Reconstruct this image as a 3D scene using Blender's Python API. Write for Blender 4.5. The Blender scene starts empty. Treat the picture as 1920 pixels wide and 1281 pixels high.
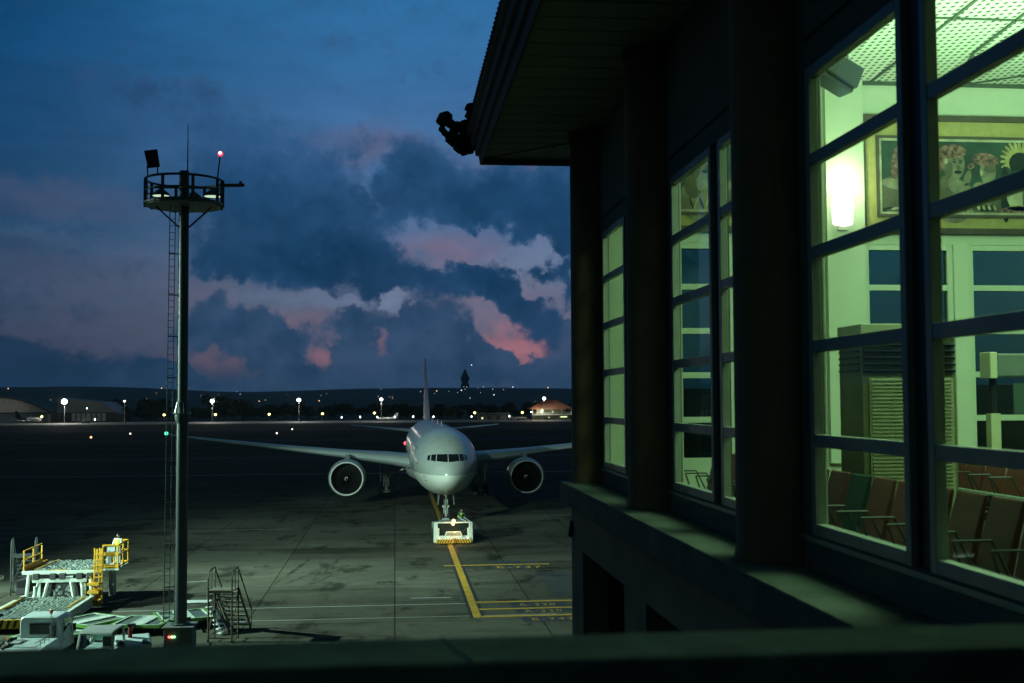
import bpy, bmesh, math, random
from mathutils import Vector, Matrix
from math import sin, cos, pi, radians, sqrt, atan2, asin
random.seed(7)
C = bpy.context.scene
COL = C.collection

# ---------------------------------------------------------------- camera, exposure
H = 11.3                                    # eye height above the apron
F_PX = 2180.0                               # focal length in pixels of a 1920 px wide frame
YAW, PITCH, ROLL = math.atan(220/F_PX), math.atan((747.9-640.5)/F_PX), 0.005
fw = Vector((sin(YAW)*cos(PITCH), cos(YAW)*cos(PITCH), sin(PITCH)))
rt = Vector((cos(YAW), -sin(YAW), 0.0))
up = rt.cross(fw)
rt2 = rt*cos(ROLL) - up*sin(ROLL)
up2 = up*cos(ROLL) + rt*sin(ROLL)
cam = bpy.data.cameras.new('camera')
cam.sensor_width = 36.0
cam.lens = F_PX/1920*36.0
cam.clip_start = 0.05
cam.clip_end = 30000
cam_ob = bpy.data.objects.new('camera', cam)
COL.objects.link(cam_ob)
m = Matrix((rt2, up2, -fw)).transposed().to_4x4()
m.translation = (0, 0, H)
cam_ob.matrix_world = m
cam.dof.use_dof = True
cam.dof.focus_distance = 60.0
cam.dof.aperture_fstop = 2.8
C.camera = cam_ob
C.render.engine = 'CYCLES'
C.view_settings.view_transform = 'Standard'
C.view_settings.look = 'None'
C.view_settings.exposure = 0.0
C.view_settings.gamma = 1.0
C.cycles.use_denoising = True
C.cycles.max_bounces = 8
C.cycles.diffuse_bounces = 3
C.cycles.glossy_bounces = 3
C.cycles.transparent_max_bounces = 16
C.cycles.sample_clamp_indirect = 3.0
C.cycles.caustics_reflective = False
C.cycles.caustics_refractive = False

def lin(r, g, b):
    def f(c):
        c /= 255.0
        return c/12.92 if c <= 0.04045 else ((c+0.055)/1.055)**2.4
    return (f(r), f(g), f(b), 1.0)

# ---------------------------------------------------------------- sky (dusk, in world directions)
def build_world():
    w = bpy.data.worlds.new('World')
    C.world = w
    w.use_nodes = True
    nt = w.node_tree
    N, L = nt.nodes, nt.links
    N.clear()
    def new(t, **kw):
        n = N.new(t)
        for k, v in kw.items():
            setattr(n, k, v)
        return n
    def math_(op, a, b=None, c=None):
        n = new('ShaderNodeMath', operation=op)
        for i, x in enumerate((a, b, c)):
            if x is None: continue
            if isinstance(x, (int, float)): n.inputs[i].default_value = x
            else: L.new(x, n.inputs[i])
        return n.outputs[0]
    def vec(op, a, b=None, c=None):
        n = new('ShaderNodeVectorMath', operation=op)
        for i, x in enumerate((a, b, c)):
            if x is None: continue
            if isinstance(x, (tuple, list)): n.inputs[i].default_value = x
            else: L.new(x, n.inputs[i])
        return n.outputs[0]
    def mix(f, a, b, mode='MIX'):
        n = new('ShaderNodeMix', data_type='RGBA', blend_type=mode)
        for s, x in (('Factor', f),):
            if isinstance(x, (int, float)): n.inputs[0].default_value = x
            else: L.new(x, n.inputs[0])
        for i, x in ((6, a), (7, b)):
            if isinstance(x, (tuple, list)): n.inputs[i].default_value = x
            else: L.new(x, n.inputs[i])
        return n.outputs[2]
    def smooth(x, lo, hi):
        n = new('ShaderNodeMapRange', interpolation_type='SMOOTHSTEP')
        L.new(x, n.inputs['Value'])
        n.inputs['From Min'].default_value = lo
        n.inputs['From Max'].default_value = hi
        return n.outputs[0]
    def ramp(x, pts):
        n = new('ShaderNodeValToRGB')
        cr = n.color_ramp
        while len(cr.elements) < len(pts): cr.elements.new(0.5)
        for e, (p, col) in zip(cr.elements, pts):
            e.position = p; e.color = col
        L.new(x, n.inputs[0])
        return n.outputs[0]
    tc = new('ShaderNodeTexCoord')
    sep = new('ShaderNodeSeparateXYZ')
    L.new(tc.outputs['Generated'], sep.inputs[0])
    U = 2180.0/100.0                       # 1 unit = about 2.6 degrees
    az = math_('MULTIPLY', math_('ARCTAN2', sep.outputs[0], sep.outputs[1]), U)
    el = math_('MULTIPLY', math_('ARCSINE', sep.outputs[2]), U)
    cmb = new('ShaderNodeCombineXYZ')
    L.new(az, cmb.inputs[0]); L.new(el, cmb.inputs[1])
    P = cmb.outputs[0]
    # domain warp: puffs of several sizes
    def noise(scale, detail, rough=0.55, off=(0, 0, 0), v=None):
        n = new('ShaderNodeTexNoise')
        n.inputs['Scale'].default_value = scale
        n.inputs['Detail'].default_value = detail
        n.inputs['Roughness'].default_value = rough
        L.new(vec('ADD', v or P, off), n.inputs['Vector'])
        return n
    w1 = noise(0.9, 5.0, 0.58)
    w2 = noise(3.2, 4.0, 0.55, (4, 9, 2))
    warp = vec('MULTIPLY', vec('SUBTRACT', w1.outputs['Color'], (0.5, 0.5, 0.5)), (1.5, 1.15, 0))
    warp2 = vec('MULTIPLY', vec('SUBTRACT', w2.outputs['Color'], (0.5, 0.5, 0.5)), (0.6, 0.5, 0))
    Q = vec('ADD', vec('ADD', P, warp), warp2)
    def blobs(lst, v):
        acc = None
        for (x, y, rx, ry, k) in lst:
            cx, cy = (x-740)/100.0, (749-y)/100.0
            s = (100.0/rx, 100.0/ry, 0)
            m1 = vec('MULTIPLY_ADD', v, s, (-cx*s[0], -cy*s[1], 0))
            g = new('ShaderNodeVectorMath', operation='DOT_PRODUCT')
            L.new(m1, g.inputs[0]); L.new(m1, g.inputs[1])
            h = math_('MULTIPLY_ADD', g.outputs['Value'], -1.0, 1.0)
            h.node.use_clamp = True
            acc = math_('MULTIPLY_ADD', math_('MULTIPLY', h, h), k, acc if acc is not None else 0.0)
        return acc
    hi = [(560,400,250,125,1.5),(430,350,170,110,1.0),(650,490,210,85,1.5),(500,500,170,70,1.1),(400,470,90,70,.6),
          (610,300,130,60,.6),(480,270,160,70,.7),(860,370,230,90,1.4),(990,390,190,110,1.4),(760,310,110,80,.9),(1060,330,140,80,1.1),
          (1020,480,130,60,1.0),(1180,420,250,130,1.4),
          (820,530,110,55,1.2),(910,500,75,55,1.1),(960,545,90,65,1.2),(1000,600,80,55,1.1),(925,528,60,34,.7),(975,585,60,34,.8),(1012,522,30,34,.6),(880,505,50,28,.6),(1052,540,55,85,1.0),(1050,635,70,50,1.1),
          (700,575,75,70,1.0),(455,556,34,16,.9),
          (250,205,190,55,.40),(350,235,170,70,.62),(420,215,60,40,.3),(150,165,90,40,.22),(-120,300,300,120,.5),
          (832,452,150,60,-1.2),(905,460,80,46,-.6),(1010,470,60,30,-.9),(925,430,70,30,-.8),(985,510,30,50,-.6),(1040,490,40,30,-.6),(735,562,34,26,-1.6),
          (560,578,210,36,-1.6),(420,545,120,45,-1.0),(930,592,85,50,-1.2),(1062,600,26,22,-1.3),(705,335,28,80,-.7),(985,480,75,36,-1.3),(1030,560,30,60,-.8),(1005,545,28,46,-1.0),(1046,505,34,22,-1.2),(895,470,40,22,-.7),(860,585,40,24,-.8)]
    lo = [(400,620,95,60,1.2),(415,575,42,40,.9),(480,635,90,60,1.3),(455,610,40,35,.6),(560,655,110,55,1.4),(520,605,40,30,.5),(650,625,70,70,1.2),(655,600,35,35,.5),
          (720,630,110,80,1.3),(800,620,105,90,1.4),(790,575,50,45,.6),(870,655,110,65,1.3),(940,685,120,45,1.3),(700,705,520,50,1.3),(1050,695,130,50,1.2),(1150,640,160,80,1.0),
          (60,670,170,55,1.2),(25,610,45,35,.7),(240,690,130,48,1.0),(150,715,330,50,1.2),(340,700,120,40,.8),(-200,660,300,90,1.2),
          (608,660,52,46,-1.3),(715,640,34,44,-.9),(965,678,34,20,-1.2),(950,632,125,46,-1.15),(395,672,90,26,-.7),(470,694,70,18,-.5),(740,570,50,40,-.9)]
    Dh = blobs(hi, Q)
    Dl = blobs(lo, Q)
    f1 = noise(1.4, 7.0, 0.6, (11, 3, 5))
    f1c = math_('SUBTRACT', f1.outputs['Fac'], 0.5)
    f4 = noise(4.5, 5.0, 0.62, (3, 5, 1))
    Dh2 = math_('MULTIPLY_ADD', math_('SUBTRACT', f4.outputs['Fac'], 0.5), 1.1, math_('MULTIPLY_ADD', f1c, 1.3, Dh))
    Dl2 = math_('MULTIPLY_ADD', f1c, 0.7, Dl)
    mh = smooth(Dh2, -0.05, 0.95)
    ml = smooth(math_('MULTIPLY_ADD', math_('SUBTRACT', f4.outputs['Fac'], 0.5), 0.9, Dl2), 0.05, 0.80)
    # clear sky behind the clouds
    e01 = math_('DIVIDE', el, 8.0)
    grad = ramp(e01, [(0.0, lin(48,80,112)), (0.09, lin(88,92,118)), (0.17, lin(100,104,128)), (0.27, lin(98,112,140)), (0.38, lin(88,112,150)),
                      (0.55, lin(74,112,158)), (0.75, lin(58,112,164)), (1.0, lin(44,112,166))])
    west = smooth(az, -9.5, 2.0)           # brighter towards the right
    dim = mix(west, lin(96,176,186), lin(255,255,255))
    base = mix(1.0, grad, dim, 'MULTIPLY')
    far = smooth(math_('ABSOLUTE', az), 9.0, 30.0)
    base = mix(far, base, mix(e01, lin(42,56,54), lin(28,48,52)))
    f2g = noise(2.6, 5.0, 0.6, (6, 2, 4))
    glow = blobs([(975,642,150,60,.95),(840,472,150,50,.30),(1010,658,70,26,.35),(900,560,220,90,.22),(612,668,60,40,.55),(716,646,50,40,.6),(965,680,60,36,1.1),(560,610,220,44,.26),(430,676,140,40,.22)], P)
    gn = math_('MULTIPLY', glow, smooth(f2g.outputs['Fac'], 0.22, 0.62))
    base = mix(math_('MINIMUM', gn, 1.0), base, lin(166,114,127))
    pink = blobs([(150,540,460,110,.45),(130,640,340,70,.5),(100,390,300,60,.4),(1000,310,160,60,.9),(690,285,220,60,.6),(880,330,120,40,.4),(400,560,120,60,.4)], Q)
    base = mix(math_('MINIMUM', pink, 1.0), base, lin(98,95,122))
    pale = blobs([(1000,490,110,70,.6),(735,562,60,36,.6),(620,568,240,34,.35),(60,455,200,24,.18)], Q)
    base = mix(math_('MINIMUM', pale, 1.0), base, lin(112,128,158))
    cir = noise(0.8, 6.0, 0.62, (5, 5, 5), vec('MULTIPLY', P, (0.55, 1.6, 0)))
    cv = new('ShaderNodeMapRange'); L.new(cir.outputs['Fac'], cv.inputs[0])
    cv.inputs['From Min'].default_value = .3; cv.inputs['From Max'].default_value = .7; cv.inputs['To Min'].default_value = .86; cv.inputs['To Max'].default_value = 1.12
    base = vec('MULTIPLY', base, cv.outputs[0])
    # cloud bodies: darker at the core, lifted where they thin out
    f2 = noise(1.9, 6.0, 0.55, (2, 7, 9))
    f3 = noise(0.6, 3.0, 0.5, (8, 1, 3))
    lift = math_('ADD', math_('MULTIPLY', f2.outputs['Fac'], 0.55), math_('MULTIPLY', f3.outputs['Fac'], 0.75))
    ch = mix(smooth(lift, 0.44, 0.80), lin(10,48,82), lin(40,88,134))
    core = smooth(Dh2, 0.4, 2.0)
    ch = mix(core, mix(0.45, ch, lin(58,92,134)), mix(0.5, ch, lin(11,50,82)))
    ch = mix(smooth(el, 2.2, 4.9), mix(0.5, ch, lin(12,50,82)), mix(0.25, ch, lin(50,98,146)))
    lowf = smooth(el, 0.2, 2.4)
    ch = mix(lowf, lin(40,70,104), ch)
    cl = mix(smooth(lift, 0.46, 0.84), lin(34,66,98), lin(58,84,118))
    edge = smooth(Dl2, 0.3, 1.1)
    cl = mix(edge, mix(0.5, cl, lin(76,88,116)), cl)
    cl = mix(smooth(az, -6.5, -3.0), mix(0.6, cl, lin(18,48,74)), cl)
    sky = mix(mh, base, ch)
    sky = mix(ml, sky, cl)
    hz = smooth(el, 0.0, 0.75)
    sky = mix(hz, mix(0.6, sky, lin(38,70,102)), sky)
    sky = mix(smooth(az, -8.2, -3.0), mix(1.0, sky, lin(205,222,232), 'MULTIPLY'), sky)
    sky = mix(smooth(el, 7.6, 16.0), sky, lin(22,40,43))
    below = smooth(el, -0.6, 0.0)
    sky = mix(below, lin(14,26,40), sky)
    bg = new('ShaderNodeBackground')
    L.new(sky, bg.inputs[0])
    bg.inputs[1].default_value = 1.0
    # the last of the twilight from the Nishita atmosphere, sun well under the horizon
    st = new('ShaderNodeTexSky', sky_type='NISHITA')
    st.sun_disc = False
    st.sun_elevation = radians(-5)
    st.sun_rotation = radians(25)
    bg2 = new('ShaderNodeBackground')
    L.new(st.outputs[0], bg2.inputs[0])
    bg2.inputs[1].default_value = 0.02
    ad = new('ShaderNodeAddShader')
    L.new(bg.outputs[0], ad.inputs[0]); L.new(bg2.outputs[0], ad.inputs[1])
    out = new('ShaderNodeOutputWorld')
    L.new(ad.outputs[0], out.inputs[0])
build_world()

# ---------------------------------------------------------------- floodlights that light the stand
def spot(name, loc, aim, energy, size, col, blend=0.6, rad=0.5):
    l = bpy.data.lights.new(name, 'SPOT')
    l.energy = energy; l.spot_size = radians(size); l.spot_blend = blend
    l.color = col; l.shadow_soft_size = rad
    o = bpy.data.objects.new(name, l)
    COL.objects.link(o)
    o.location = loc
    o.rotation_euler = (Vector(aim)-Vector(loc)).to_track_quat('-Z', 'Y').to_euler()
    return o
MH = (0.66, 1.0, 0.80)
spot('mast_floodlight', (-10.2, 54.3, 20.6), (4, 102, 3.0), 29000, 78, MH, 0.7, 0.30)
spot('apron_floodlight', (-54, 60, 25), (-12, 60, 0), 230000, 56, MH, 0.7, 0.4)
spot('unseen_stand_flood', (-60, 0, 24), (5, 117, 4), 450000, 22, MH, 0.7, 0.4)  # unseen frontal fill, placed aside so its narrow beam misses the mast

def area(name, loc, aim, energy, sx, sy, col):
    l = bpy.data.lights.new(name, 'AREA')
    l.shape = 'RECTANGLE'; l.size = sx; l.size_y = sy
    l.energy = energy; l.color = col
    o = bpy.data.objects.new(name, l)
    COL.objects.link(o)
    o.location = loc
    o.rotation_euler = (Vector(aim)-Vector(loc)).to_track_quat('-Z', 'Y').to_euler()
    return o
LOUNGE = (0.55, 1.0, 0.53)
area('lounge_uplight', (9.5, 12.0, 14.3), (9.5, 12.0001, 20), 1250, 9, 9, LOUNGE)
area('lounge_downlight', (9.0, 11.0, 16.3), (9.0, 11.001, 0), 640, 6, 6, LOUNGE)

# ---------------------------------------------------------------- materials
MATS = {}
def mk(name, col, rough=0.6, metal=0.0, var=0.12, scale=3.0, bump=0.0, bscale=30.0, coord='Object', spec=0.5):
    if name in MATS: return MATS[name]
    m = bpy.data.materials.new(name)
    m.use_nodes = True
    nt = m.node_tree; N, L = nt.nodes, nt.links
    b = N['Principled BSDF']
    b.inputs['Roughness'].default_value = rough
    b.inputs['Metallic'].default_value = metal
    b.inputs['Specular IOR Level'].default_value = spec
    tc = N.new('ShaderNodeTexCoord')
    n = N.new('ShaderNodeTexNoise')
    n.inputs['Scale'].default_value = scale; n.inputs['Detail'].default_value = 6; n.inputs['Roughness'].default_value = 0.65
    L.new(tc.outputs[coord], n.inputs['Vector'])
    mr = N.new('ShaderNodeMapRange')
    mr.inputs['From Min'].default_value = 0.25; mr.inputs['From Max'].default_value = 0.75
    mr.inputs['To Min'].default_value = 1-var*1.6; mr.inputs['To Max'].default_value = 1+var
    L.new(n.outputs['Fac'], mr.inputs['Value'])
    mx = N.new('ShaderNodeVectorMath'); mx.operation = 'SCALE'
    mx.inputs[0].default_value = col[:3]
    L.new(mr.outputs[0], mx.inputs['Scale'])
    L.new(mx.outputs[0], b.inputs['Base Color'])
    if bump:
        n2 = N.new('ShaderNodeTexNoise'); n2.inputs['Scale'].default_value = bscale; n2.inputs['Detail'].default_value = 4
        L.new(tc.outputs[coord], n2.inputs['Vector'])
        bp = N.new('ShaderNodeBump'); bp.inputs['Strength'].default_value = bump; bp.inputs['Distance'].default_value = 0.02
        L.new(n2.outputs['Fac'], bp.inputs['Height']); L.new(bp.outputs[0], b.inputs['Normal'])
    MATS[name] = m
    return m
def emit(name, col, strength):
    if name in MATS: return MATS[name]
    m = bpy.data.materials.new(name); m.use_nodes = True
    N, L = m.node_tree.nodes, m.node_tree.links
    N.clear()
    e = N.new('ShaderNodeEmission'); e.inputs[0].default_value = (*col[:3], 1); e.inputs[1].default_value = strength
    o = N.new('ShaderNodeOutputMaterial'); L.new(e.outputs[0], o.inputs[0])
    MATS[name] = m
    return m
def glass(name, tint, refl_rough=0.0, ior=1.45):
    if name in MATS: return MATS[name]
    m = bpy.data.materials.new(name); m.use_nodes = True
    N, L = m.node_tree.nodes, m.node_tree.links
    N.clear()
    t = N.new('ShaderNodeBsdfTransparent'); t.inputs[0].default_value = (*tint, 1)
    g = N.new('ShaderNodeBsdfGlossy'); g.inputs['Roughness'].default_value = refl_rough
    lw = N.new('ShaderNodeLayerWeight'); lw.inputs[0].default_value = .5
    pw = N.new('ShaderNodeMath'); pw.operation = 'POWER'; pw.inputs[1].default_value = 5.0
    L.new(lw.outputs['Facing'], pw.inputs[0])
    r0 = ((ior-1)/(ior+1))**2
    fr = N.new('ShaderNodeMath'); fr.operation = 'MULTIPLY_ADD'; fr.inputs[1].default_value = 1-r0; fr.inputs[2].default_value = r0
    L.new(pw.outputs[0], fr.inputs[0])
    mx = N.new('ShaderNodeMixShader')
    L.new(fr.outputs[0], mx.inputs[0]); L.new(t.outputs[0], mx.inputs[1]); L.new(g.outputs[0], mx.inputs[2])
    o = N.new('ShaderNodeOutputMaterial'); L.new(mx.outputs[0], o.inputs[0])
    MATS[name] = m
    return m
def rgb(v): return (v, v, v)

# ---------------------------------------------------------------- mesh builder
class MB:
    def __init__(s): s.v = []; s.f = []; s.mi = []; s.cur = 0
    def add(s, vs, fs):
        b = len(s.v); s.v += [tuple(p) for p in vs]
        for f in fs: s.f.append([b+i for i in f]); s.mi.append(s.cur)
        return s
    def box(s, c, d, rz=0.0, rx=0.0, ry=0.0, taper=1.0):
        R = Matrix.Rotation(rz, 3, 'Z') @ Matrix.Rotation(ry, 3, 'Y') @ Matrix.Rotation(rx, 3, 'X')
        vs = []
        for z in (-.5, .5):
            k = taper if z > 0 else 1.0
            for x, y in ((-.5,-.5),(.5,-.5),(.5,.5),(-.5,.5)):
                vs.append(R @ Vector((x*d[0]*k, y*d[1]*k, z*d[2])) + Vector(c))
        return s.add(vs, [(3,2,1,0),(4,5,6,7),(0,1,5,4),(1,2,6,5),(2,3,7,6),(3,0,4,7)])
    def bx(s, x0, x1, y0, y1, z0, z1):
        return s.box(((x0+x1)/2,(y0+y1)/2,(z0+z1)/2), (abs(x1-x0),abs(y1-y0),abs(z1-z0)))
    def quad(s, *p): return s.add(p, [tuple(range(len(p)))])
    def tube(s, p0, p1, r0, r1=None, n=8, cap=True):
        r1 = r0 if r1 is None else r1
        p0, p1 = Vector(p0), Vector(p1)
        d = (p1-p0).normalized()
        a = d.orthogonal().normalized(); b = d.cross(a)
        vs = [p + (a*cos(2*pi*i/n)+b*sin(2*pi*i/n))*r for p, r in ((p0,r0),(p1,r1)) for i in range(n)]
        fs = [(i, (i+1)%n, n+(i+1)%n, n+i) for i in range(n)]
        if cap: fs += [tuple(range(n-1,-1,-1)), tuple(range(n, 2*n))]
        return s.add(vs, fs)
    def path(s, pts, r, n=6):
        for a, b in zip(pts, pts[1:]): s.tube(a, b, r, r, n)
        return s
    def bar(s, p0, p1, w, h):
        p0, p1 = Vector(p0), Vector(p1)
        d = (p1-p0).normalized()
        a = d.cross(Vector((0,0,1)))
        a = Vector((1,0,0)) if a.length < 1e-4 else a.normalized()
        b = a.cross(d)
        vs = [p + a*x*w/2 + b*y*h/2 for p in (p0, p1) for x, y in ((-1,-1),(1,-1),(1,1),(-1,1))]
        return s.add(vs, [(3,2,1,0),(4,5,6,7),(0,1,5,4),(1,2,6,5),(2,3,7,6),(3,0,4,7)])
    def lathe(s, prof, n=24, axis='Z', c=(0,0,0), a0=0.0, a1=2*pi, cap=False):
        full = abs(a1-a0-2*pi) < 1e-6
        k = n if full else n+1
        vs = []
        for (r, h) in prof:
            for i in range(k):
                t = a0+(a1-a0)*i/n
                x, y = r*cos(t), r*sin(t)
                p = (x, y, h) if axis == 'Z' else ((x, h, y) if axis == 'Y' else (h, x, y))
                vs.append((p[0]+c[0], p[1]+c[1], p[2]+c[2]))
        fs = []
        for j in range(len(prof)-1):
            for i in range(n):
                i2 = (i+1) % k
                fs.append((j*k+i, j*k+i2, (j+1)*k+i2, (j+1)*k+i))
        if cap:
            fs.append(tuple(range(k-1,-1,-1))); fs.append(tuple((len(prof)-1)*k+i for i in range(k)))
        return s.add(vs, fs)
    def sphere(s, c, r, seg=12, ring=8, sc=(1,1,1)):
        prof = [(max(1e-4, r*sin(pi*j/ring)), -r*cos(pi*j/ring)) for j in range(ring+1)]
        b = len(s.v)
        s.lathe(prof, seg)
        for i in range(b, len(s.v)):
            x, y, z = s.v[i]; s.v[i] = (x*sc[0]+c[0], y*sc[1]+c[1], z*sc[2]+c[2])
        return s
    def prism(s, poly, h0, h1, axis='Z'):
        n = len(poly)
        def P(a, b, h): return (a, b, h) if axis == 'Z' else ((a, h, b) if axis == 'Y' else (h, a, b))
        vs = [P(a, b, h0) for a, b in poly] + [P(a, b, h1) for a, b in poly]
        return s.add(vs, [tuple(range(n-1,-1,-1)), tuple(range(n,2*n))] + [(i,(i+1)%n,n+(i+1)%n,n+i) for i in range(n)])
    def loft(s, rings, cap=True, closed=True):
        n = len(rings[0]); vs = [p for r in rings for p in r]
        fs = []
        for j in range(len(rings)-1):
            for i in range(n if closed else n-1):
                fs.append((j*n+i, j*n+(i+1)%n, (j+1)*n+(i+1)%n, (j+1)*n+i))
        if cap: fs += [tuple(range(n-1,-1,-1)), tuple((len(rings)-1)*n+i for i in range(n))]
        return s.add(vs, fs)
    def xform(s, M, start=0):
        s.v[start:] = [tuple(M @ Vector(p)) for p in s.v[start:]]
        return s
    def build(s, name, mats, parent=None, loc=(0,0,0), smooth=0, bevel=0.0, fix=True):
        me = bpy.data.meshes.new(name)
        me.from_pydata(s.v, [], s.f)
        if fix:
            bm = bmesh.new(); bm.from_mesh(me)
            bmesh.ops.recalc_face_normals(bm, faces=bm.faces)
            bm.to_mesh(me); bm.free()
        ml = mats if isinstance(mats, (list, tuple)) else [mats]
        for m in ml: me.materials.append(m)
        if len(ml) > 1: me.polygons.foreach_set('material_index', s.mi)
        if smooth:
            me.polygons.foreach_set('use_smooth', [True]*len(me.polygons))
            me.set_sharp_from_angle(angle=radians(smooth))
        o = bpy.data.objects.new(name, me)
        COL.objects.link(o)
        o.location = loc
        if parent: o.parent = parent
        if bevel:
            bv = o.modifiers.new('bevel', 'BEVEL'); bv.width = bevel; bv.segments = 2; bv.limit_method = 'ANGLE'; bv.angle_limit = radians(50)
        return o
def tag(o, label=None, cat=None, group=None, kind=None):
    if label: o['label'] = label
    if cat: o['category'] = cat
    if group: o['group'] = group
    if kind: o['kind'] = kind
    return o
def thing(name, label, cat, loc=(0,0,0), rz=0.0, group=None):
    o = bpy.data.objects.new(name, None); o.empty_display_size = 0.3
    COL.objects.link(o); o.location = loc; o.rotation_euler = (0,0,rz)
    return tag(o, label, cat, group)
def struct(o): o['kind'] = 'structure'; return o
def copy_tree(o, parent=None):
    c = o.copy(); COL.objects.link(c)
    if parent: c.parent = parent
    for ch in list(o.children): copy_tree(ch, c)
    return c
# ================================================================ GROUND
def apron_material():
    m = bpy.data.materials.new('apron_concrete'); m.use_nodes = True
    N, L = m.node_tree.nodes, m.node_tree.links
    b = N['Principled BSDF']
    tc = N.new('ShaderNodeTexCoord')
    mp = N.new('ShaderNodeMapping'); L.new(tc.outputs['Object'], mp.inputs[0])
    def noise(sc, det, rough=.6, stretch=None):
        n = N.new('ShaderNodeTexNoise'); n.inputs['Scale'].default_value = sc; n.inputs['Detail'].default_value = det; n.inputs['Roughness'].default_value = rough
        if stretch:
            q = N.new('ShaderNodeMapping'); q.inputs['Scale'].default_value = stretch; L.new(tc.outputs['Object'], q.inputs[0]); L.new(q.outputs[0], n.inputs['Vector'])
        else: L.new(tc.outputs['Object'], n.inputs['Vector'])
        return n.outputs['Fac']
    def ramp(x, lo, hi, a, c):
        r = N.new('ShaderNodeMapRange'); L.new(x, r.inputs['Value'])
        for k, v in (('From Min', lo), ('From Max', hi), ('To Min', a), ('To Max', c)): r.inputs[k].default_value = v
        return r.outputs[0]
    def mul(a, c):
        n = N.new('ShaderNodeMath'); n.operation = 'MULTIPLY'
        for i, x in enumerate((a, c)):
            if isinstance(x, float): n.inputs[i].default_value = x
            else: L.new(x, n.inputs[i])
        return n.outputs[0]
    br = N.new('ShaderNodeTexBrick')
    br.offset = 0.0; br.inputs['Scale'].default_value = 1.0
    br.inputs['Brick Width'].default_value = 7.5; br.inputs['Row Height'].default_value = 6.0
    br.inputs['Mortar Size'].default_value = 0.05; br.inputs['Mortar Smooth'].default_value = 0.3
    br.inputs['Color1'].default_value = (1,1,1,1); br.inputs['Color2'].default_value = (.72,.72,.72,1); br.inputs['Mortar'].default_value = (.33,.33,.33,1)
    L.new(mp.outputs[0], br.inputs[0])
    base = mul(ramp(noise(.05, 4), .3, .7, .75, 1.15), ramp(noise(.9, 8, .7), .3, .7, .8, 1.15))
    stain = ramp(noise(.34, 7, .66, (1, .5, 1)), .55, .63, 1.0, .42)       # oil and rubber stains
    stain2 = ramp(noise(.11, 6, .6, (.5, 1.6, 1)), .53, .63, 1.0, .6)
    patch = ramp(noise(.045, 2, .4, (1.0, 2.2, 1)), .5, .53, 1.0, .86)
    v = mul(mul(base, mul(stain, stain2)), patch)
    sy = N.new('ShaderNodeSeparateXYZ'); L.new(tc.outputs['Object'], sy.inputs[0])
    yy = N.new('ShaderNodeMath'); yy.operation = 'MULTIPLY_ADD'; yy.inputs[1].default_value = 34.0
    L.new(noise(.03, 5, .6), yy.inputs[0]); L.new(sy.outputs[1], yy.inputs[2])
    v = mul(v, ramp(yy.outputs[0], 128, 168, 1.0, .36))              # floodlight falloff beyond the stands, put into the pavement colour
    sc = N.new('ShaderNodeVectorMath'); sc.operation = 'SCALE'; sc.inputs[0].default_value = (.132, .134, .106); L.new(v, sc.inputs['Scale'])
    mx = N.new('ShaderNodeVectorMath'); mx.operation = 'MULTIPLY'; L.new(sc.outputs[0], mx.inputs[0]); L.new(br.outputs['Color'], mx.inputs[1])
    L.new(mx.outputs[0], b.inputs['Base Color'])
    L.new(ramp(noise(.4, 5, .6), .35, .65, .75, .95), b.inputs['Roughness'])
    b.inputs['Specular IOR Level'].default_value = .02
    bp = N.new('ShaderNodeBump'); bp.inputs['Strength'].default_value = .12; bp.inputs['Distance'].default_value = .02
    L.new(noise(5, 6), bp.inputs['Height']); L.new(bp.outputs[0], b.inputs['Normal'])
    return m
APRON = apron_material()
GRASS = mk('dry_grass', (.030,.046,.026), .95, var=.5, scale=.08, coord='Object', spec=.02)
ASPH = mk('dark_asphalt', (.028,.034,.036), .9, var=.25, scale=.2, spec=.05)
SOIL = mk('far_ground', (.035,.045,.03), .95, var=.4, scale=.01)
def sheet(name, x0, x1, y0, y1, z, mat, rz=0.0):
    o = MB().quad((x0,y0,z),(x1,y0,z),(x1,y1,z),(x0,y1,z)).build(name, mat)
    o.rotation_euler = (0,0,rz)
    return struct(o)
sheet('ground', -4600, 4600, -400, 6600, -.02, SOIL)
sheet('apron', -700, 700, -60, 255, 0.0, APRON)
sheet('dimmed_taxilane', -700, 700, 178, 254.9, .0035, mk('falloff_dark_taxilane', (.050,.049,.038), .85, var=.35, scale=.06, spec=.02))  # added far sheet, its dark tone carries the falloff of the floodlights
sheet('grass_strip', -800, 800, 255, 566, 0.0, GRASS)
sheet('taxiway', -800, 800, 318, 345, .004, ASPH)
sheet('runway', -800, 800, 430, 475, .004, ASPH)
sheet('far_apron', -800, 800, 566, 640, 0.0, mk('far_concrete', (.16,.16,.15), .8, var=.2, scale=.05))

YEL = mk('yellow_road_paint', (.56,.33,.012), .6, var=.25, scale=1.2)
BLK = mk('black_road_paint', (.02,.02,.02), .7)
WHT = mk('white_road_paint', (.42,.44,.42), .6, var=.35, scale=.8)
sheet('taxi_line_border', 3.88, 4.66, 60.55, 250, .006, BLK)
sheet('taxi_line', 4.06, 4.47, 60.6, 250, .010, YEL)
def stop_line(x0, x1, y, w, z=.004): sheet('stop_line', x0, x1, y-w/2, y+w/2, z, YEL)
stop_line(4.5, 17, 60.85, .42, .012); stop_line(4.5, 17, 63.0, .36, .008); stop_line(4.5, 17, 65.15, .42, .008); stop_line(3.3, 10.5, 79.6, .42, .012)
def patch(x0, x1, y0, y1): sheet('dark_patch', x0, x1, y0, y1, .004, mk('dark_painted_patch', (.035,.04,.045), .7, var=.3, scale=1.0))
patch(6.4, 9.6, 61.75, 62.75); patch(6.3, 9.4, 63.4, 64.85); patch(6.5, 12.5, 59.2, 60.5); patch(6.5, 9.0, 77.6, 79.3); patch(6.6, 8.6, 79.95, 81.4)
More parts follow.
